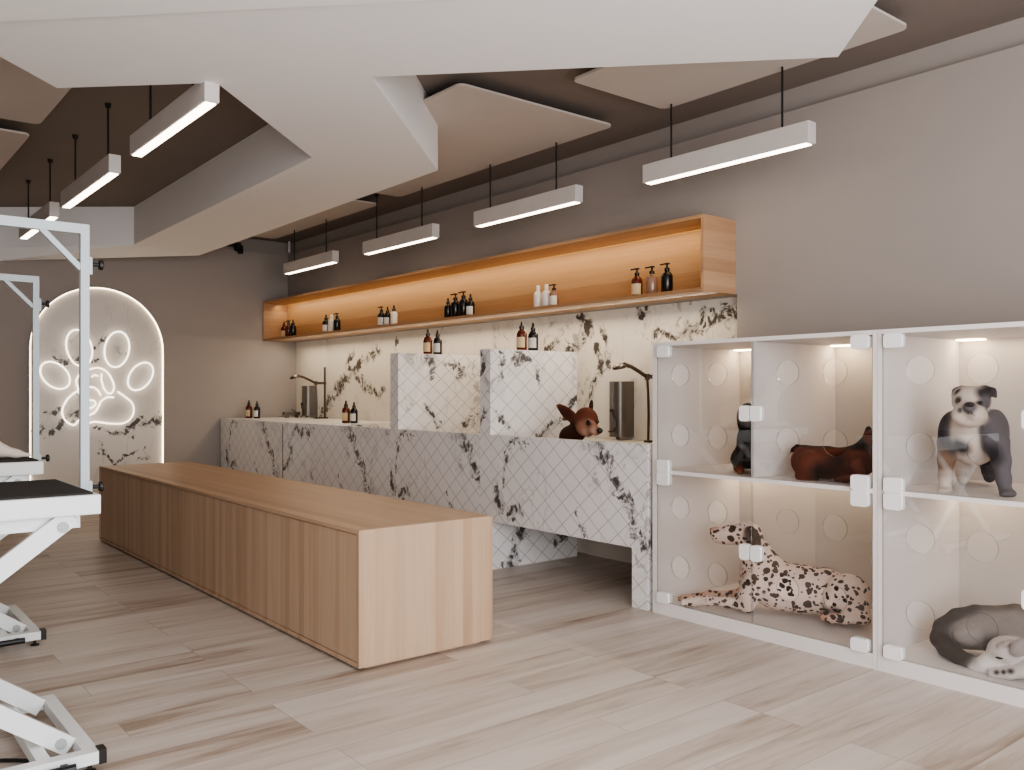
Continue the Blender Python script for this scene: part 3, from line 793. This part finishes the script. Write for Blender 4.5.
# ------------------------------------------------------------------ grooming tables
def groom_table(label):
    """local frame: right edge x=0, near edge y=0, long to -x"""
    t = thing('grooming_table', label, 'grooming table', (0,0,0), 'white scissor-lift grooming tables')
    LN, W = 1.22, .62
    def o(n, b, m, par=t, **k): return obj(n, b, m, par, world=False, **k)
    b = bm_new(); box(b, -LN, .008, 0, W, .838, .905, .006); o('table_top', b, M_whitemetal)
    o('rubber_mat', B(-LN+.02, -.014, .02, W-.02, .9055, .912), M_mat)
    b = bm_new(); box(b, -LN+.05, -.045, .06, .10, .79, .8375); box(b, -LN+.05, -.045, .52, .56, .79, .8375); box(b, -LN+.09, -LN+.13, .1, .52, .79, .8375)
    o('under_frame', b, M_whitemetal)
    xr, zr = -.105, .80; xl = -LN+.12
    xb, zb = -.105, .065
    for y in (.04, .575):
        b = bm_new(); bar(b, (xr+.03,y,zr+.035), (xl-.03,y,zb-.02), .022, .062, (0,0,1)); la = o('scissor_leg', b, M_whitemetal)
        pv = bm_new()
        for (x, z) in ((xr,zr),(xl,zb),((xr+xl)/2,(zr+zb)/2)): lathe(pv, [(.018,-.006),(.018,.006)], (x, y-.012 if y < .3 else y+.012, z), 16, 'Y')
        o('pivot', pv, M_pivot, la)
        y2 = y+.03 if y < .3 else y-.03
        b = bm_new(); bar(b, (xb+.03,y2,zb-.02), (xl-.03,y2,zr+.02), .022, .062, (0,0,1)); lb = o('scissor_leg', b, M_whitemetal)
        pv = bm_new(); lathe(pv, [(.018,-.006),(.018,.006)], (xb,y2-.012 if y < .3 else y2+.012,zb), 16, 'Y'); o('pivot', pv, M_pivot, lb)
    for z in (.40,):
        b = bm_new(); bar(b, (xl+.35,.08,z+.18), (xl+.35,.54,z+.18), .04, .03); bar(b, (xl+.3,.08,.2), (xl+.3,.54,.2), .04, .03); o('cross_brace', b, M_whitemetal)
    b = bm_new()
    y0, y1 = -.10, .60
    box(b, -LN+.03, -.02, y0, y0+.045, .03, .07); box(b, -LN+.03, -.02, y1-.045, y1, .03, .07)
    box(b, -.065, -.02, y0+.045, y1-.045, .03, .07); box(b, -LN+.03, -LN+.075, y0+.045, y1-.045, .03, .07)
    box(b, -.20, -.16, y0+.045, y1-.045, .03, .07)
    bm_ = o('base_frame', b, M_whitemetal)
    for y in (y0+.0225, y1-.0225):
        for x in (-.012, -LN+.022):
            if y > .3 and x > -.5: continue
            o('end_cap', B(x-.012, x+.012, y-.0245, y+.0245, .026, .074), M_black, bm_)
            xf = x-.035 if x > -.5 else x+.035
            o('levelling_foot', lathe(bm_new(), [(.02,0),(.02,.006),(.007,.009),(.007,.03)], (xf,y,0), 14), M_black, bm_)
    b = tube(bm_new(), [(-.10,y0-.03,.045),(-.32,y0-.03,.045)], .014, 10); bar(b, (-.13,y0-.03,.045), (-.13,y0+.001,.045), .02, .02)
    o('foot_pedal', b, M_black, bm_)
    # overhead arm on a post at the right end
    px_, py_ = .036, .36
    b = bm_new(); box(b, px_-.015, px_+.015, py_-.015, py_+.015, .85, 1.88); box(b, -.62, px_-.015, py_-.015, py_+.015, 1.845, 1.88)
    bar(b, (px_-.012,py_,1.715), (px_-.145,py_,1.85), .02, .02); box(b, .0085, px_-.015, py_-.03, py_+.03, .85, .9)
    a = o('overhead_arm', b, M_greymetal)
    for z, nm in ((1.735, 1), (.896, 2)):
        b = bm_new(); box(b, px_+.015, px_+.025, py_-.016, py_+.016, z-.04, z+.025); sl = o('clamp_block', b, M_greymetal, a)
        b = lathe(bm_new(), [(.007,px_+.025),(.007,px_+.050),(.018,px_+.052),(.020,px_+.062),(.016,px_+.066)], (0,py_,z), 16, 'X'); o('clamp_knob', b, M_black, a)
    return t
T1 = groom_table('nearer white grooming table with black top and overhead arm')
T1.location = (.772, 3.19, 0)
T2 = dup(T1, (.925, 4.925, 0), 'farther white grooming table with the pale dog lying on it')
tag(obj('power_cable', tube(bm_new(), smooth_line([Vector(p) for p in ((-.3,3.35,.008),(.1,3.32,.008),(.42,3.40,.008),(.55,3.34,.010),(.62,3.24,.012),(.655,3.17,.012),(.66,3.14,.012))], False, 6), .007, 8), M_black, origin=(.1,3.3,0)), 'black power cable curving over the floor under the nearer grooming table', 'cable')

# ------------------------------------------------------------------ animals: blended signed-distance bodies
def rotm(rx, ry, rz):
    return np.array((Matrix.Rotation(rz,3,'Z') @ Matrix.Rotation(ry,3,'Y') @ Matrix.Rotation(rx,3,'X')))
class Body:
    def __init__(s, k=.02): s.p = []; s.k = k
    def cap(s, a, b, ra, rb, col): s.p.append(('c', np.array(a), np.array(b), ra, rb, np.array(col[:3]))); return s
    def chain(s, pts, rs, col):
        for i in range(len(pts)-1): s.cap(pts[i], pts[i+1], rs[i], rs[i+1], col)
    def ell(s, c, r, col, R=None): s.p.append(('e', np.array(c), np.array(r), np.eye(3) if R is None else R, None, np.array(col[:3]))); return s
    def dist(s, p, P):
        if p[0] == 'c':
            _, a, b, ra, rb, _c = p; ba = b-a; L2 = max(ba@ba, 1e-9)
            h = np.clip(((P-a)@ba)/L2, 0, 1)
            return np.linalg.norm(P-a-h[..., None]*ba, axis=-1)-(ra+(rb-ra)*h)
        _, c, r, R, _n, _c = p; q = (P-c)@R
        k0 = np.linalg.norm(q/r, axis=-1); k1 = np.linalg.norm(q/(r*r), axis=-1)
        return k0*(k0-1)/np.maximum(k1, 1e-6)
    def bounds(s, p, m):
        if p[0] == 'c': r = max(p[3], p[4])+m; return np.minimum(p[1], p[2])-r, np.maximum(p[1], p[2])+r
        r = p[2].max()+m; return p[1]-r, p[1]+r
    def build(s, vox, zmin=None, smooth=2, paint=None, ymin=None):
        m = s.k*2+vox*3
        bb = [s.bounds(p, m) for p in s.p]
        lo = np.min([b[0] for b in bb], 0)-vox*2; hi = np.max([b[1] for b in bb], 0)+vox*2
        n = np.ceil((hi-lo)/vox).astype(int)+1
        G = [lo[i]+vox*np.arange(n[i]) for i in range(3)]
        D = np.full(n, 1.0)
        for p, (a, b) in zip(s.p, bb):
            i0 = np.maximum(np.floor((a-lo)/vox).astype(int), 0); i1 = np.minimum(np.ceil((b-lo)/vox).astype(int)+1, n)
            sl = tuple(slice(i0[i], i1[i]) for i in range(3))
            P = np.stack(np.meshgrid(*[G[i][sl[i]] for i in range(3)], indexing='ij'), -1)
            d = s.dist(p, P); o = D[sl]
            h = np.clip(.5+.5*(o-d)/s.k, 0, 1)
            D[sl] = o+(d-o)*h-s.k*h*(1-h)
        # naive surface nets
        c = n-1; sg = D < 0
        acc = np.zeros(tuple(c)+(3,)); cnt = np.zeros(tuple(c))
        offs = [(i,j,k) for i in (0,1) for j in (0,1) for k in (0,1)]
        def cor(A, o): return A[o[0]:o[0]+c[0], o[1]:o[1]+c[1], o[2]:o[2]+c[2]]
        for a in offs:
            for ax in range(3):
                if a[ax]: continue
                b = list(a); b[ax] = 1
                da, db = cor(D, a), cor(D, b); x = (da < 0) != (db < 0)
                den = np.where(x, da-db, 1.0); tt = np.where(x, da/den, 0)
                for q in range(3): acc[..., q] += np.where(x, a[q]+(tt if q == ax else 0), 0)
                cnt += x
        act = cnt > 0; idx = np.full(tuple(c), -1); idx[act] = np.arange(act.sum())
        ijk = np.argwhere(act); V = lo+vox*(ijk+acc[act]/cnt[act][:, None])
        F = []
        for ax in range(3):
            u, v = (ax+1) % 3, (ax+2) % 3
            s0 = [slice(None)]*3; s1 = [slice(None)]*3; s0[ax] = slice(0, -1); s1[ax] = slice(1, None)
            ch = sg[tuple(s0)] != sg[tuple(s1)]; e = np.argwhere(ch)
            e = e[(e[:, u] > 0) & (e[:, v] > 0) & (e[:, u] < c[u]) & (e[:, v] < c[v])]
            fl = sg[tuple(e.T)]
            q = []
            for du, dv in ((1,1),(0,1),(0,0),(1,0)):
                w = e.copy(); w[:, u] -= du; w[:, v] -= dv; q.append(idx[tuple(w.T)])
            q = np.stack(q, 1); q[~fl] = q[~fl][:, ::-1]; F.append(q)
        F = np.concatenate(F); F = F[(F >= 0).all(1)]
        # vertex colours from the nearest parts
        W = np.zeros(len(V)); Ccol = np.zeros((len(V), 3))
        for p in s.p:
            d = s.dist(p, V); w = np.exp(-np.clip(d, -.02, .3)/.006); W += w; Ccol += w[:, None]*p[5]
        Ccol /= W[:, None]
        if paint is not None: Ccol = paint(V, Ccol)
        # laplacian smoothing
        E = np.concatenate([F[:, [0,1]], F[:, [1,2]], F[:, [2,3]], F[:, [3,0]]])
        for _ in range(smooth):
            a = np.zeros_like(V); nn_ = np.zeros(len(V))
            np.add.at(a, E[:, 0], V[E[:, 1]]); np.add.at(nn_, E[:, 0], 1)
            np.add.at(a, E[:, 1], V[E[:, 0]]); np.add.at(nn_, E[:, 1], 1)
            V = V*.5+.5*a/np.maximum(nn_, 1)[:, None]
        if zmin is not None: V[:, 2] = np.maximum(V[:, 2], zmin)
        return V, F, Ccol
def body_obj(name, VFC, mat, parent):
    V, F, Cc = VFC
    me = bpy.data.meshes.new(name); off = np.array(wloc(parent))
    me.from_pydata((V-off).tolist(), [], F.tolist())
    ca = me.color_attributes.new('Col', 'FLOAT_COLOR', 'POINT')
    ca.data.foreach_set('color', np.concatenate([Cc, np.ones((len(Cc),1))], 1).astype(np.float32).ravel())
    me.polygons.foreach_set('use_smooth', [True]*len(me.polygons)); me.materials.append(mat); me.update()
    o = bpy.data.objects.new(name, me); COL.objects.link(o); o.parent = parent
    return o
class View:
    """turns traced points (in a close-up of the photo) into points on a standing plane in the room"""
    def __init__(s, ox, oy, sc, c0, ang):
        s.ox, s.oy, s.sc = ox, oy, sc; s.c0 = Vector((c0[0],c0[1],0)); s.n = Vector((-math.sin(ang), math.cos(ang), 0))
    def p(s, x, y, b=0):
        d = ray(s.ox+x/s.sc, s.oy+y/s.sc); t = (s.c0+s.n*b).dot(s.n)/d.dot(s.n)
        q = d*t; q.z += H; return q
    def r(s, rp, x, y, b=0): return rp/s.sc*depth(s.p(x,y,b))/FPX
    def cap(s, B_, x0, y0, r0, b0, x1, y1, r1, b1, col): B_.cap(s.p(x0,y0,b0), s.p(x1,y1,b1), s.r(r0,x0,y0,b0), s.r(r1,x1,y1,b1), col)
    def chain(s, B_, L_, col):
        for q, w in zip(L_, L_[1:]): s.cap(B_, *q, *w, col)
    def ell(s, B_, x, y, rx, ry, lat, b, col, tilt=0):
        m = s.r(1, x, y, b)
        u = Vector((s.n.y, -s.n.x, 0)); R = Matrix((u, s.n, Vector((0,0,1)))).transposed()
        R = R @ Matrix.Rotation(tilt, 3, 'Y')
        B_.ell(s.p(x,y,b), (rx*m, lat, ry*m), col, np.array(R))
def face(root, items):
    for nm, c, r, sc, m in items: obj(nm, ball(bm_new(), c, r, sc), m, root, smooth=True)

FLOOR_L, FLOOR_U = .0705, .8165
# --- spotted dog, lower left kennel
ang = math.radians(112)
v = View(660, 500, 4.452, (4.0,2.80), ang)
W_ = lin((226,204,192)); WD = lin((206,170,150)); DK = lin((40,28,26)); PK = lin((196,150,132))
b = Body(.022)
v.chain(b, [(435,365,82,0),(520,380,104,0),(620,395,104,-.01),(730,405,98,-.02),(835,430,88,-.02)], W_)
v.chain(b, [(490,315,72,0),(440,240,64,0)], W_)
v.chain(b, [(440,330,80,0),(420,250,62,0),(405,185,52,0)], W_)
v.ell(b, 392,146,62,56,.058,0,W_)
v.chain(b, [(372,156,46,0),(310,154,39,0),(258,154,30,0)], W_)
v.ell(b, 285,168,50,28,.034,0,W_)
v.chain(b, [(250,140,20,0),(240,138,17,0)], PK)
for bb in (.062,-.062): v.ell(b, 414,166,34,52,.013,bb,DK,.35)
v.chain(b, [(425,360,58,.07),(395,430,42,.085),(388,470,30,.085)], W_)
v.chain(b, [(392,468,28,.085),(300,455,22,.085),(215,448,19,.085),(150,450,20,.085)], W_)
v.chain(b, [(150,452,22,.085),(108,456,17,.085)], W_)
v.chain(b, [(370,420,40,-.06),(330,425,22,-.07),(220,422,18,-.07),(95,440,16,-.05)], WD)
v.ell(b, 838,425,98,98,.055,.07,W_)
v.chain(b, [(800,420,70,.08),(752,470,28,.11)], W_)
v.chain(b, [(860,450,60,.08),(908,520,32,.10)], W_)
v.chain(b, [(908,528,26,.12),(820,530,20,.13),(760,525,20,.14)], W_)
v.chain(b, [(765,526,22,.14),(728,522,17,.14)], PK)
v.chain(b, [(900,470,24,-.06),(860,530,18,-.16),(760,535,9,-.22)], W_)
v.chain(b, [(800,430,70,-.09),(760,500,26,-.13)], W_)
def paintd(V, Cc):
    # shadow in the hollow between thigh and shank, painted into the fur colour
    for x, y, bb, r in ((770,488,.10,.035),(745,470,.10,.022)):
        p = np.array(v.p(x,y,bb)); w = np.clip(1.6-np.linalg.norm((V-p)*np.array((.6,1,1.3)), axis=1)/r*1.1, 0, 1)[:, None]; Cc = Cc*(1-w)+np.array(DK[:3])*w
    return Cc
rt = thing('dalmatian_dog', 'white dog with black spots lying in the lower left kennel, head raised', 'dog', (4.0,2.7,FLOOR_L))
body_obj('body', b.build(.0075, FLOOR_L, 1, paintd), vcol('spotted_fur', spots=True), rt)
face(rt, [('nose', v.p(234,134,0), .017, (1,1,.8), M_nose_brown), ('eye', v.p(332,122,.042), .009, (1,1,1), M_eye), ('eye', v.p(332,122,-.042), .009, (1,1,1), M_eye)])

# --- brown dog, upper right half of the left cabinet
v = View(720, 390, 6.02, (3.97,2.3), -PI/2)
BR = lin((98,50,34)); BD = lin((44,28,24)); BK = lin((26,18,16))
b = Body(.02)
v.chain(b, [(528,430,98,0),(640,436,94,0),(780,440,92,0),(850,430,88,0)], BR)
v.chain(b, [(840,400,82,0),(885,345,56,-.02),(905,300,44,-.05)], BR)
v.ell(b, 912,285,42,44,.05,-.07,BR)
v.chain(b, [(915,300,34,-.1),(930,320,24,-.16)], BR)
v.ell(b, 893,262,15,48,.03,-.03,BK)
v.ell(b, 530,450,78,86,.06,-.09,BR); v.ell(b, 530,450,78,86,.06,.09,BR)
v.chain(b, [(500,470,42,-.10),(478,515,24,-.11)], BR); v.chain(b, [(485,520,24,-.11),(580,528,19,-.11)], BR)
v.chain(b, [(500,470,42,.10),(485,515,24,.11)], BR); v.chain(b, [(485,520,24,.11),(580,528,19,.11)], BR)
for bb in (-.08,.08): v.chain(b, [(830,450,50,bb),(850,520,26,bb),(760,532,20,bb*1.1),(700,536,18,bb*1.1)], BR)
v.chain(b, [(500,352,17,0),(465,342,12,0),(440,356,8,0),(418,384,4,0)], BD)
zb_ = v.p(640,340,0).z
def paintb(V, Cc):
    w = np.clip((V[:,2]-(zb_-.012))/.015, 0, 1)[:, None]*(V[:,1] > 2.15)[:, None]
    Cc = Cc*(1-w)+np.array(BK[:3])*w
    for x, y, bb, r in ((690,430,-.1,.06),(600,500,-.1,.05),(640,520,-.1,.05)):  # dark flank marking, and the shadow under the belly painted into the coat
        p = np.array(v.p(x,y,bb)); w = np.clip(1.5-np.linalg.norm(V-p, axis=1)/r, 0, 1)[:, None]*.85; Cc = Cc*(1-w)+np.array(BK[:3])*w
    return Cc
rt = thing('brown_dog', 'reddish brown dog lying in the upper kennel beside the bulldog cabinet', 'dog', (3.97,2.35,FLOOR_U))
body_obj('body', b.build(.0065, FLOOR_U, 2, paintb), vcol('brown_fur', .5), rt)
face(rt, [('nose', v.p(934,318,-.18), .012, (1,1,1), M_nose)])

# --- black and tan dog, upper left kennel, half behind the divider
v = View(720, 390, 6.02, (3.97,2.8), -PI/2)
TN = lin((120,62,34))
b = Body(.015)
cx_ = 168
v.ell(b, cx_,125,44,48,.045,-.03,BK); v.chain(b, [(cx_,150,26,-.06),(cx_,165,18,-.10)], TN)
for sx in (-1,1): v.ell(b, cx_+sx*50,170,14,62,.02,-.02,BK)
v.chain(b, [(cx_,180,38,-.01),(cx_,290,62,0),(cx_,380,74,.02)], BK)
v.ell(b, cx_,400,92,75,.09,.08,BK)
for sx in (-1,1):
    v.chain(b, [(cx_+sx*45,360,32,-.05),(cx_+sx*45,430,22,-.06),(cx_+sx*44,478,18,-.07)], BK)
    v.chain(b, [(cx_+sx*44,480,19,-.07),(cx_+sx*46,494,19,-.10)], TN)
    v.chain(b, [(cx_+sx*62,420,42,.04),(cx_+sx*66,468,18,-.02),(cx_+sx*66,474,16,-.05)], BK)
    v.chain(b, [(cx_+sx*66,472,15,-.05),(cx_+sx*68,476,15,-.08)], TN)
v.chain(b, [(cx_,440,14,.14),(cx_-30,470,9,.22)], BK)
def paintk(V, Cc):
    for x, y, bb, r in ((cx_-28,345,-.08,.022),(cx_+28,345,-.08,.022),(cx_,200,-.06,.02)):
        p = np.array(v.p(x,y,bb)); w = np.clip(1.5-np.linalg.norm(V-p, axis=1)/r, 0, 1)[:, None]; Cc = Cc*(1-w)+np.array(TN[:3])*w
    return Cc
rt = thing('black_dog', 'small black and tan dog sitting in the upper left kennel behind the lock', 'dog', (3.97,2.83,FLOOR_U))
body_obj('body', b.build(.005, FLOOR_U, 1, paintk), vcol('black_fur', .5), rt)
face(rt, [('nose', v.p(cx_,158,-.118), .009, (1,1,1), M_nose), ('eye', v.p(cx_-18,118,-.072), .007, (1,1,1), M_eye), ('eye', v.p(cx_+18,118,-.072), .007, (1,1,1), M_eye)])

# --- bulldog, upper right kennel
v = View(910, 370, 5.5, (3.98,1.65), -PI/2)
GD = lin((52,48,52)); GW = lin((206,192,180)); GG = lin((98,94,98)); GB = lin((118,92,76))
b = Body(.02)
f = -1   # towards the glass is negative b
v.ell(b, 338,170,98,78,.08,-.05,GW)
v.ell(b, 335,130,78,36,.06,-.04,GW)
v.ell(b, 330,222,78,50,.06,-.11,GW)
for x in (278,378): v.ell(b, x,250,40,46,.05,-.12,GW)
v.ell(b, 330,290,56,26,.045,-.115,GW)
v.ell(b, 328,205,30,26,.03,-.165,GG)
v.chain(b, [(285,112,26,-.03),(255,118,16,-.05),(245,140,9,-.06)], GD); v.chain(b, [(415,112,30,-.03),(452,118,18,-.05),(472,148,9,-.06)], GG)
v.chain(b, [(335,250,92,0),(345,340,112,0),(350,420,105,.05)], GW)
v.ell(b, 235,350,66,125,.085,.0,GD); v.ell(b, 465,345,66,130,.085,.0,GG)  # right side greyer: glass reflection put into the coat colour
v.chain(b, [(350,385,125,.06),(360,400,112,.25),(365,410,100,.36)], GD)
v.chain(b, [(207,410,54,-.02),(200,490,42,-.03),(195,570,34,-.03)], GB); v.chain(b, [(195,570,33,-.03),(193,650,32,-.04)], GW)
v.ell(b, 193,668,37,22,.05,-.07,GW)
v.chain(b, [(485,400,60,-.02),(502,500,46,-.03),(515,600,36,-.03),(522,652,33,-.04)], GG)
v.ell(b, 538,680,40,22,.05,-.06,GG)
v.chain(b, [(300,480,58,.33),(292,560,34,.36),(290,600,30,.30)], GW); v.chain(b, [(430,480,58,.33),(436,560,34,.36),(436,590,30,.30)], GD)
def paintg(V, Cc):
    def sp(Cc, x, y, bb, r, col, k=2.0):
        p = np.array(v.p(x,y,bb)); w = np.clip(k-np.linalg.norm(V-p, axis=1)/r*k*.75, 0, 1)[:, None]
        return Cc*(1-w)+np.array(col[:3])*w
    Cc = sp(Cc, 425,120,-.08,.045,GD); Cc = sp(Cc, 430,190,-.08,.040,GG); Cc = sp(Cc, 268,125,-.09,.020,GD)
    Cc = sp(Cc, 270,168,-.12,.018,GD); Cc = sp(Cc, 388,178,-.12,.017,GD)
    Cc = sp(Cc, 325,212,-.19,.026,GG);
    for x, y in ((326,228),(316,242),(303,252),(290,256),(338,242),(352,251),(366,252)): Cc = sp(Cc, x, y, -.175, .0065, GD)
    Cc = sp(Cc, 276,222,-.165,.012,GG)
    Cc = sp(Cc, 445,470,-.10,.055,GD); Cc = sp(Cc, 262,440,-.08,.050,GD); Cc = sp(Cc, 420,330,-.06,.03,GG)
    return Cc
rt = thing('bulldog', 'grey and white bulldog standing face-on in the upper right kennel', 'dog', (3.98,1.65,FLOOR_U))
body_obj('body', b.build(.006, FLOOR_U, 1, paintg), vcol('bulldog_fur', .6), rt)
face(rt, [('nose', v.p(328,190,-.192), .015, (.7,1.4,.75), M_nose), ('eye', v.p(270,168,-.128), .008, (1,1.2,.7), M_eye), ('eye', v.p(388,178,-.128), .008, (1,1.2,.7), M_eye)])

# --- grey dog curled up, lower right kennel
v = View(820, 560, 5.02, (4.06,1.75), -PI/2)
CD = lin((56,49,47)); CG = lin((146,138,133)); CL = lin((206,198,194)); CW = lin((232,226,222))
b = Body(.013)
v.chain(b, [(720,345,100,.02),(860,345,108,.02),(1010,350,112,.01),(1120,400,105,-.03),(1160,470,90,-.1)], CG)
v.chain(b, [(840,275,42,0),(980,262,40,0),(1080,290,50,0)], lin((96,86,78)))
v.chain(b, [(850,262,30,.0),(780,262,36,-.01),(690,288,44,-.03),(622,340,48,-.06),(602,395,45,-.09),(635,445,42,-.12),(695,485,38,-.15),(750,507,34,-.17),(790,518,26,-.18)], CD)
v.ell(b, 750,375,82,64,.07,-.05,CG)
v.ell(b, 950,455,98,72,.085,-.15,CL)
v.chain(b, [(900,490,62,-.17),(840,525,48,-.18),(785,545,34,-.18)], CW)
v.ell(b, 1005,440,40,62,.018,-.235,lin((170,160,156)),.7)
v.chain(b, [(905,430,14,-.225),(930,420,10,-.23),(960,400,8,-.23)], lin((176,166,162)))
v.chain(b, [(1100,500,60,-.15),(1030,555,36,-.2),(950,568,30,-.22),(870,570,28,-.22)], CL)
def paintc(V, Cc):
    for x, y, bb, r in ((880,562,-.25,.014),(915,560,-.25,.012),(955,555,-.25,.017)):
        p = np.array(v.p(x,y,bb)); w = np.clip(2-np.linalg.norm(V-p, axis=1)/r*1.4, 0, 1)[:, None]; Cc = Cc*(1-w)+np.array(DK[:3])*w
    return Cc
rt = thing('grey_dog', 'grey dog with a white face curled up asleep in the lower right kennel', 'dog', (4.0,1.6,FLOOR_L))
body_obj('body', b.build(.0065, FLOOR_L, 2, paintc), vcol('grey_fur', .6), rt)
face(rt, [('nose', v.p(764,548,-.19), .013, (1,1,1), M_nose_brown), ('eyelid', v.p(900,492,-.232), .010, (.5,1.6,.5), M_eye)])

# --- small dog looking over the bath rim
v = View(530, 350, 7.0, (3.98,4.15), -PI/2)
CH = lin((98,54,40)); CC = lin((146,104,86)); CP = lin((184,150,134)); CB = lin((62,38,30))
b = Body(.014)
v.ell(b, 392,492,92,92,.075,0,CH)
v.ell(b, 396,545,80,62,.062,-.03,CC)
v.chain(b, [(425,545,48,-.045),(462,565,32,-.065),(480,566,22,-.07)], CC)
for ex, ey, rx_, ry_ in ((292,468,50,44),(262,446,50,46),(236,424,42,38),(214,404,28,24)): v.ell(b, ex,ey,rx_,ry_,.014,.015,CH,.70)
v.chain(b, [(205,396,14,.015),(188,386,6,.015)], CH)
v.ell(b, 427,398,15,52,.016,.05,CB,.15)
v.chain(b, [(345,555,66,.03),(285,610,78,.05),(270,740,88,.06)], CB)
v.chain(b, [(300,740,88,.06),(230,790,84,.14)], CH)
zf = .5305
def toz(p, z): return Vector((p.x,p.y,z))
for bb, x in ((.0,330),(.1,300)): 
    p0 = v.p(x,780,bb); b.cap(p0, toz(p0, zf+.02), .03, .018, CH[:3])
for bb, x in ((.10,215),(.2,200)):
    p0 = v.p(x,820,bb); b.cap(p0, toz(p0, zf+.02), .035, .018, CH[:3])
def paintch(V, Cc):
    for x, y, bb, r, col in ((425,470,-.08,.020,CP),(440,585,-.08,.03,CP),(395,580,-.07,.03,CP),(258,445,.0,.036,CB),(225,418,.0,.026,CB),(408,510,-.085,.024,CB),(440,560,-.09,.022,CP)):
        p = np.array(v.p(x,y,bb)); w = np.clip(1.5-np.linalg.norm(V-p, axis=1)/r, 0, 1)[:, None]*.8; Cc = Cc*(1-w)+np.array(col[:3])*w
    return Cc
rt = thing('chihuahua_dog', 'small tan dog with large ears peering over the nearest bath rim', 'dog', (4.0,4.2,zf))
body_obj('body', b.build(.0055, zf, 1, paintch), vcol('tan_fur', .55), rt)
face(rt, [('nose', v.p(488,564,-.078), .020, (1,1,1), M_nose), ('eye', v.p(408,508,-.082), .0185, (.6,1,1), M_eye), ('eye', v.p(474,502,-.04), .012, (1,.7,1), M_eye)])

# --- pale dog on the farther table (mostly left of the frame)
PL = lin((226,210,200)); PM = lin((206,182,168))
zt = .9125
b = Body(.025)
X_, Y_ = .36, 5.23
b.chain([(X_+.12,Y_,zt+.13),(X_-.1,Y_,zt+.15),(X_-.36,Y_,zt+.17)], [.125,.13,.12], PL)
b.chain([(X_-.36,Y_,zt+.18),(X_-.47,Y_,zt+.30),(X_-.52,Y_,zt+.40)], [.10,.075,.065], PL)
b.ell((X_-.55,Y_,zt+.44), (.085,.07,.075), PL); b.chain([(X_-.58,Y_,zt+.43),(X_-.70,Y_,zt+.40)], [.05,.032], PL)
for s_ in (-1,1):
    b.ell((X_-.52,Y_+s_*.07,zt+.41), (.035,.013,.06), PM)
    b.ell((X_+.1,Y_+s_*.09,zt+.11), (.13,.06,.12), PL); b.chain([(X_+.15,Y_+s_*.13,zt+.03),(X_-.05,Y_+s_*.15,zt+.025)], [.03,.024], PL)
    b.chain([(X_-.36,Y_+s_*.09,zt+.12),(X_-.36,Y_+s_*.1,zt+.03),(X_-.60,Y_+s_*.1,zt+.025)], [.055,.032,.024], PL)
b.chain([(X_+.18,Y_,zt+.10),(X_+.36,Y_-.07,zt+.075),(X_+.42,Y_-.09,zt+.04),(X_+.48,Y_-.10,zt+.024),(X_+.54,Y_-.11,zt+.014)], [.07,.046,.03,.020,.011], PL)
rt = thing('pale_dog', 'pale dog on the farther grooming table, its tail lying along the mat', 'dog', (X_,Y_,zt))
body_obj('body', b.build(.009, zt, 1), vcol('pale_fur', .7), rt)
face(rt, [('nose', (X_-.735,Y_,zt+.405), .018, (1,1,1), M_nose), ('eye', (X_-.61,Y_+.05,zt+.46), .009, (1,1,1), M_eye), ('eye', (X_-.61,Y_-.05,zt+.46), .009, (1,1,1), M_eye)])

# ------------------------------------------------------------------ lights
area('window_light', (.6, Y0+.15, 1.5), (PI/2+.28, 0, -.12), 4.6, 2.4, 250, (.97,.98,1.0))
area('backsplash_lamp', (4.5, 6.7, 1.872), (0, .25, 0), .04, 6.4, 22, (1,.84,.62))
w = bpy.data.worlds.new('world'); SC.world = w; w.use_nodes = True
bg = w.node_tree.nodes['Background']; bg.inputs[0].default_value = (.92,.95,1.0,1); bg.inputs[1].default_value = .5

SC.view_settings.view_transform = 'AgX'
try: SC.view_settings.look = 'AgX - Medium High Contrast'
except Exception: pass
SC.view_settings.exposure = 0.2
SC.cycles.max_bounces = 8; SC.cycles.transparent_max_bounces = 16
SC.cycles.sample_clamp_indirect = 6
SC.cycles.use_denoising = True
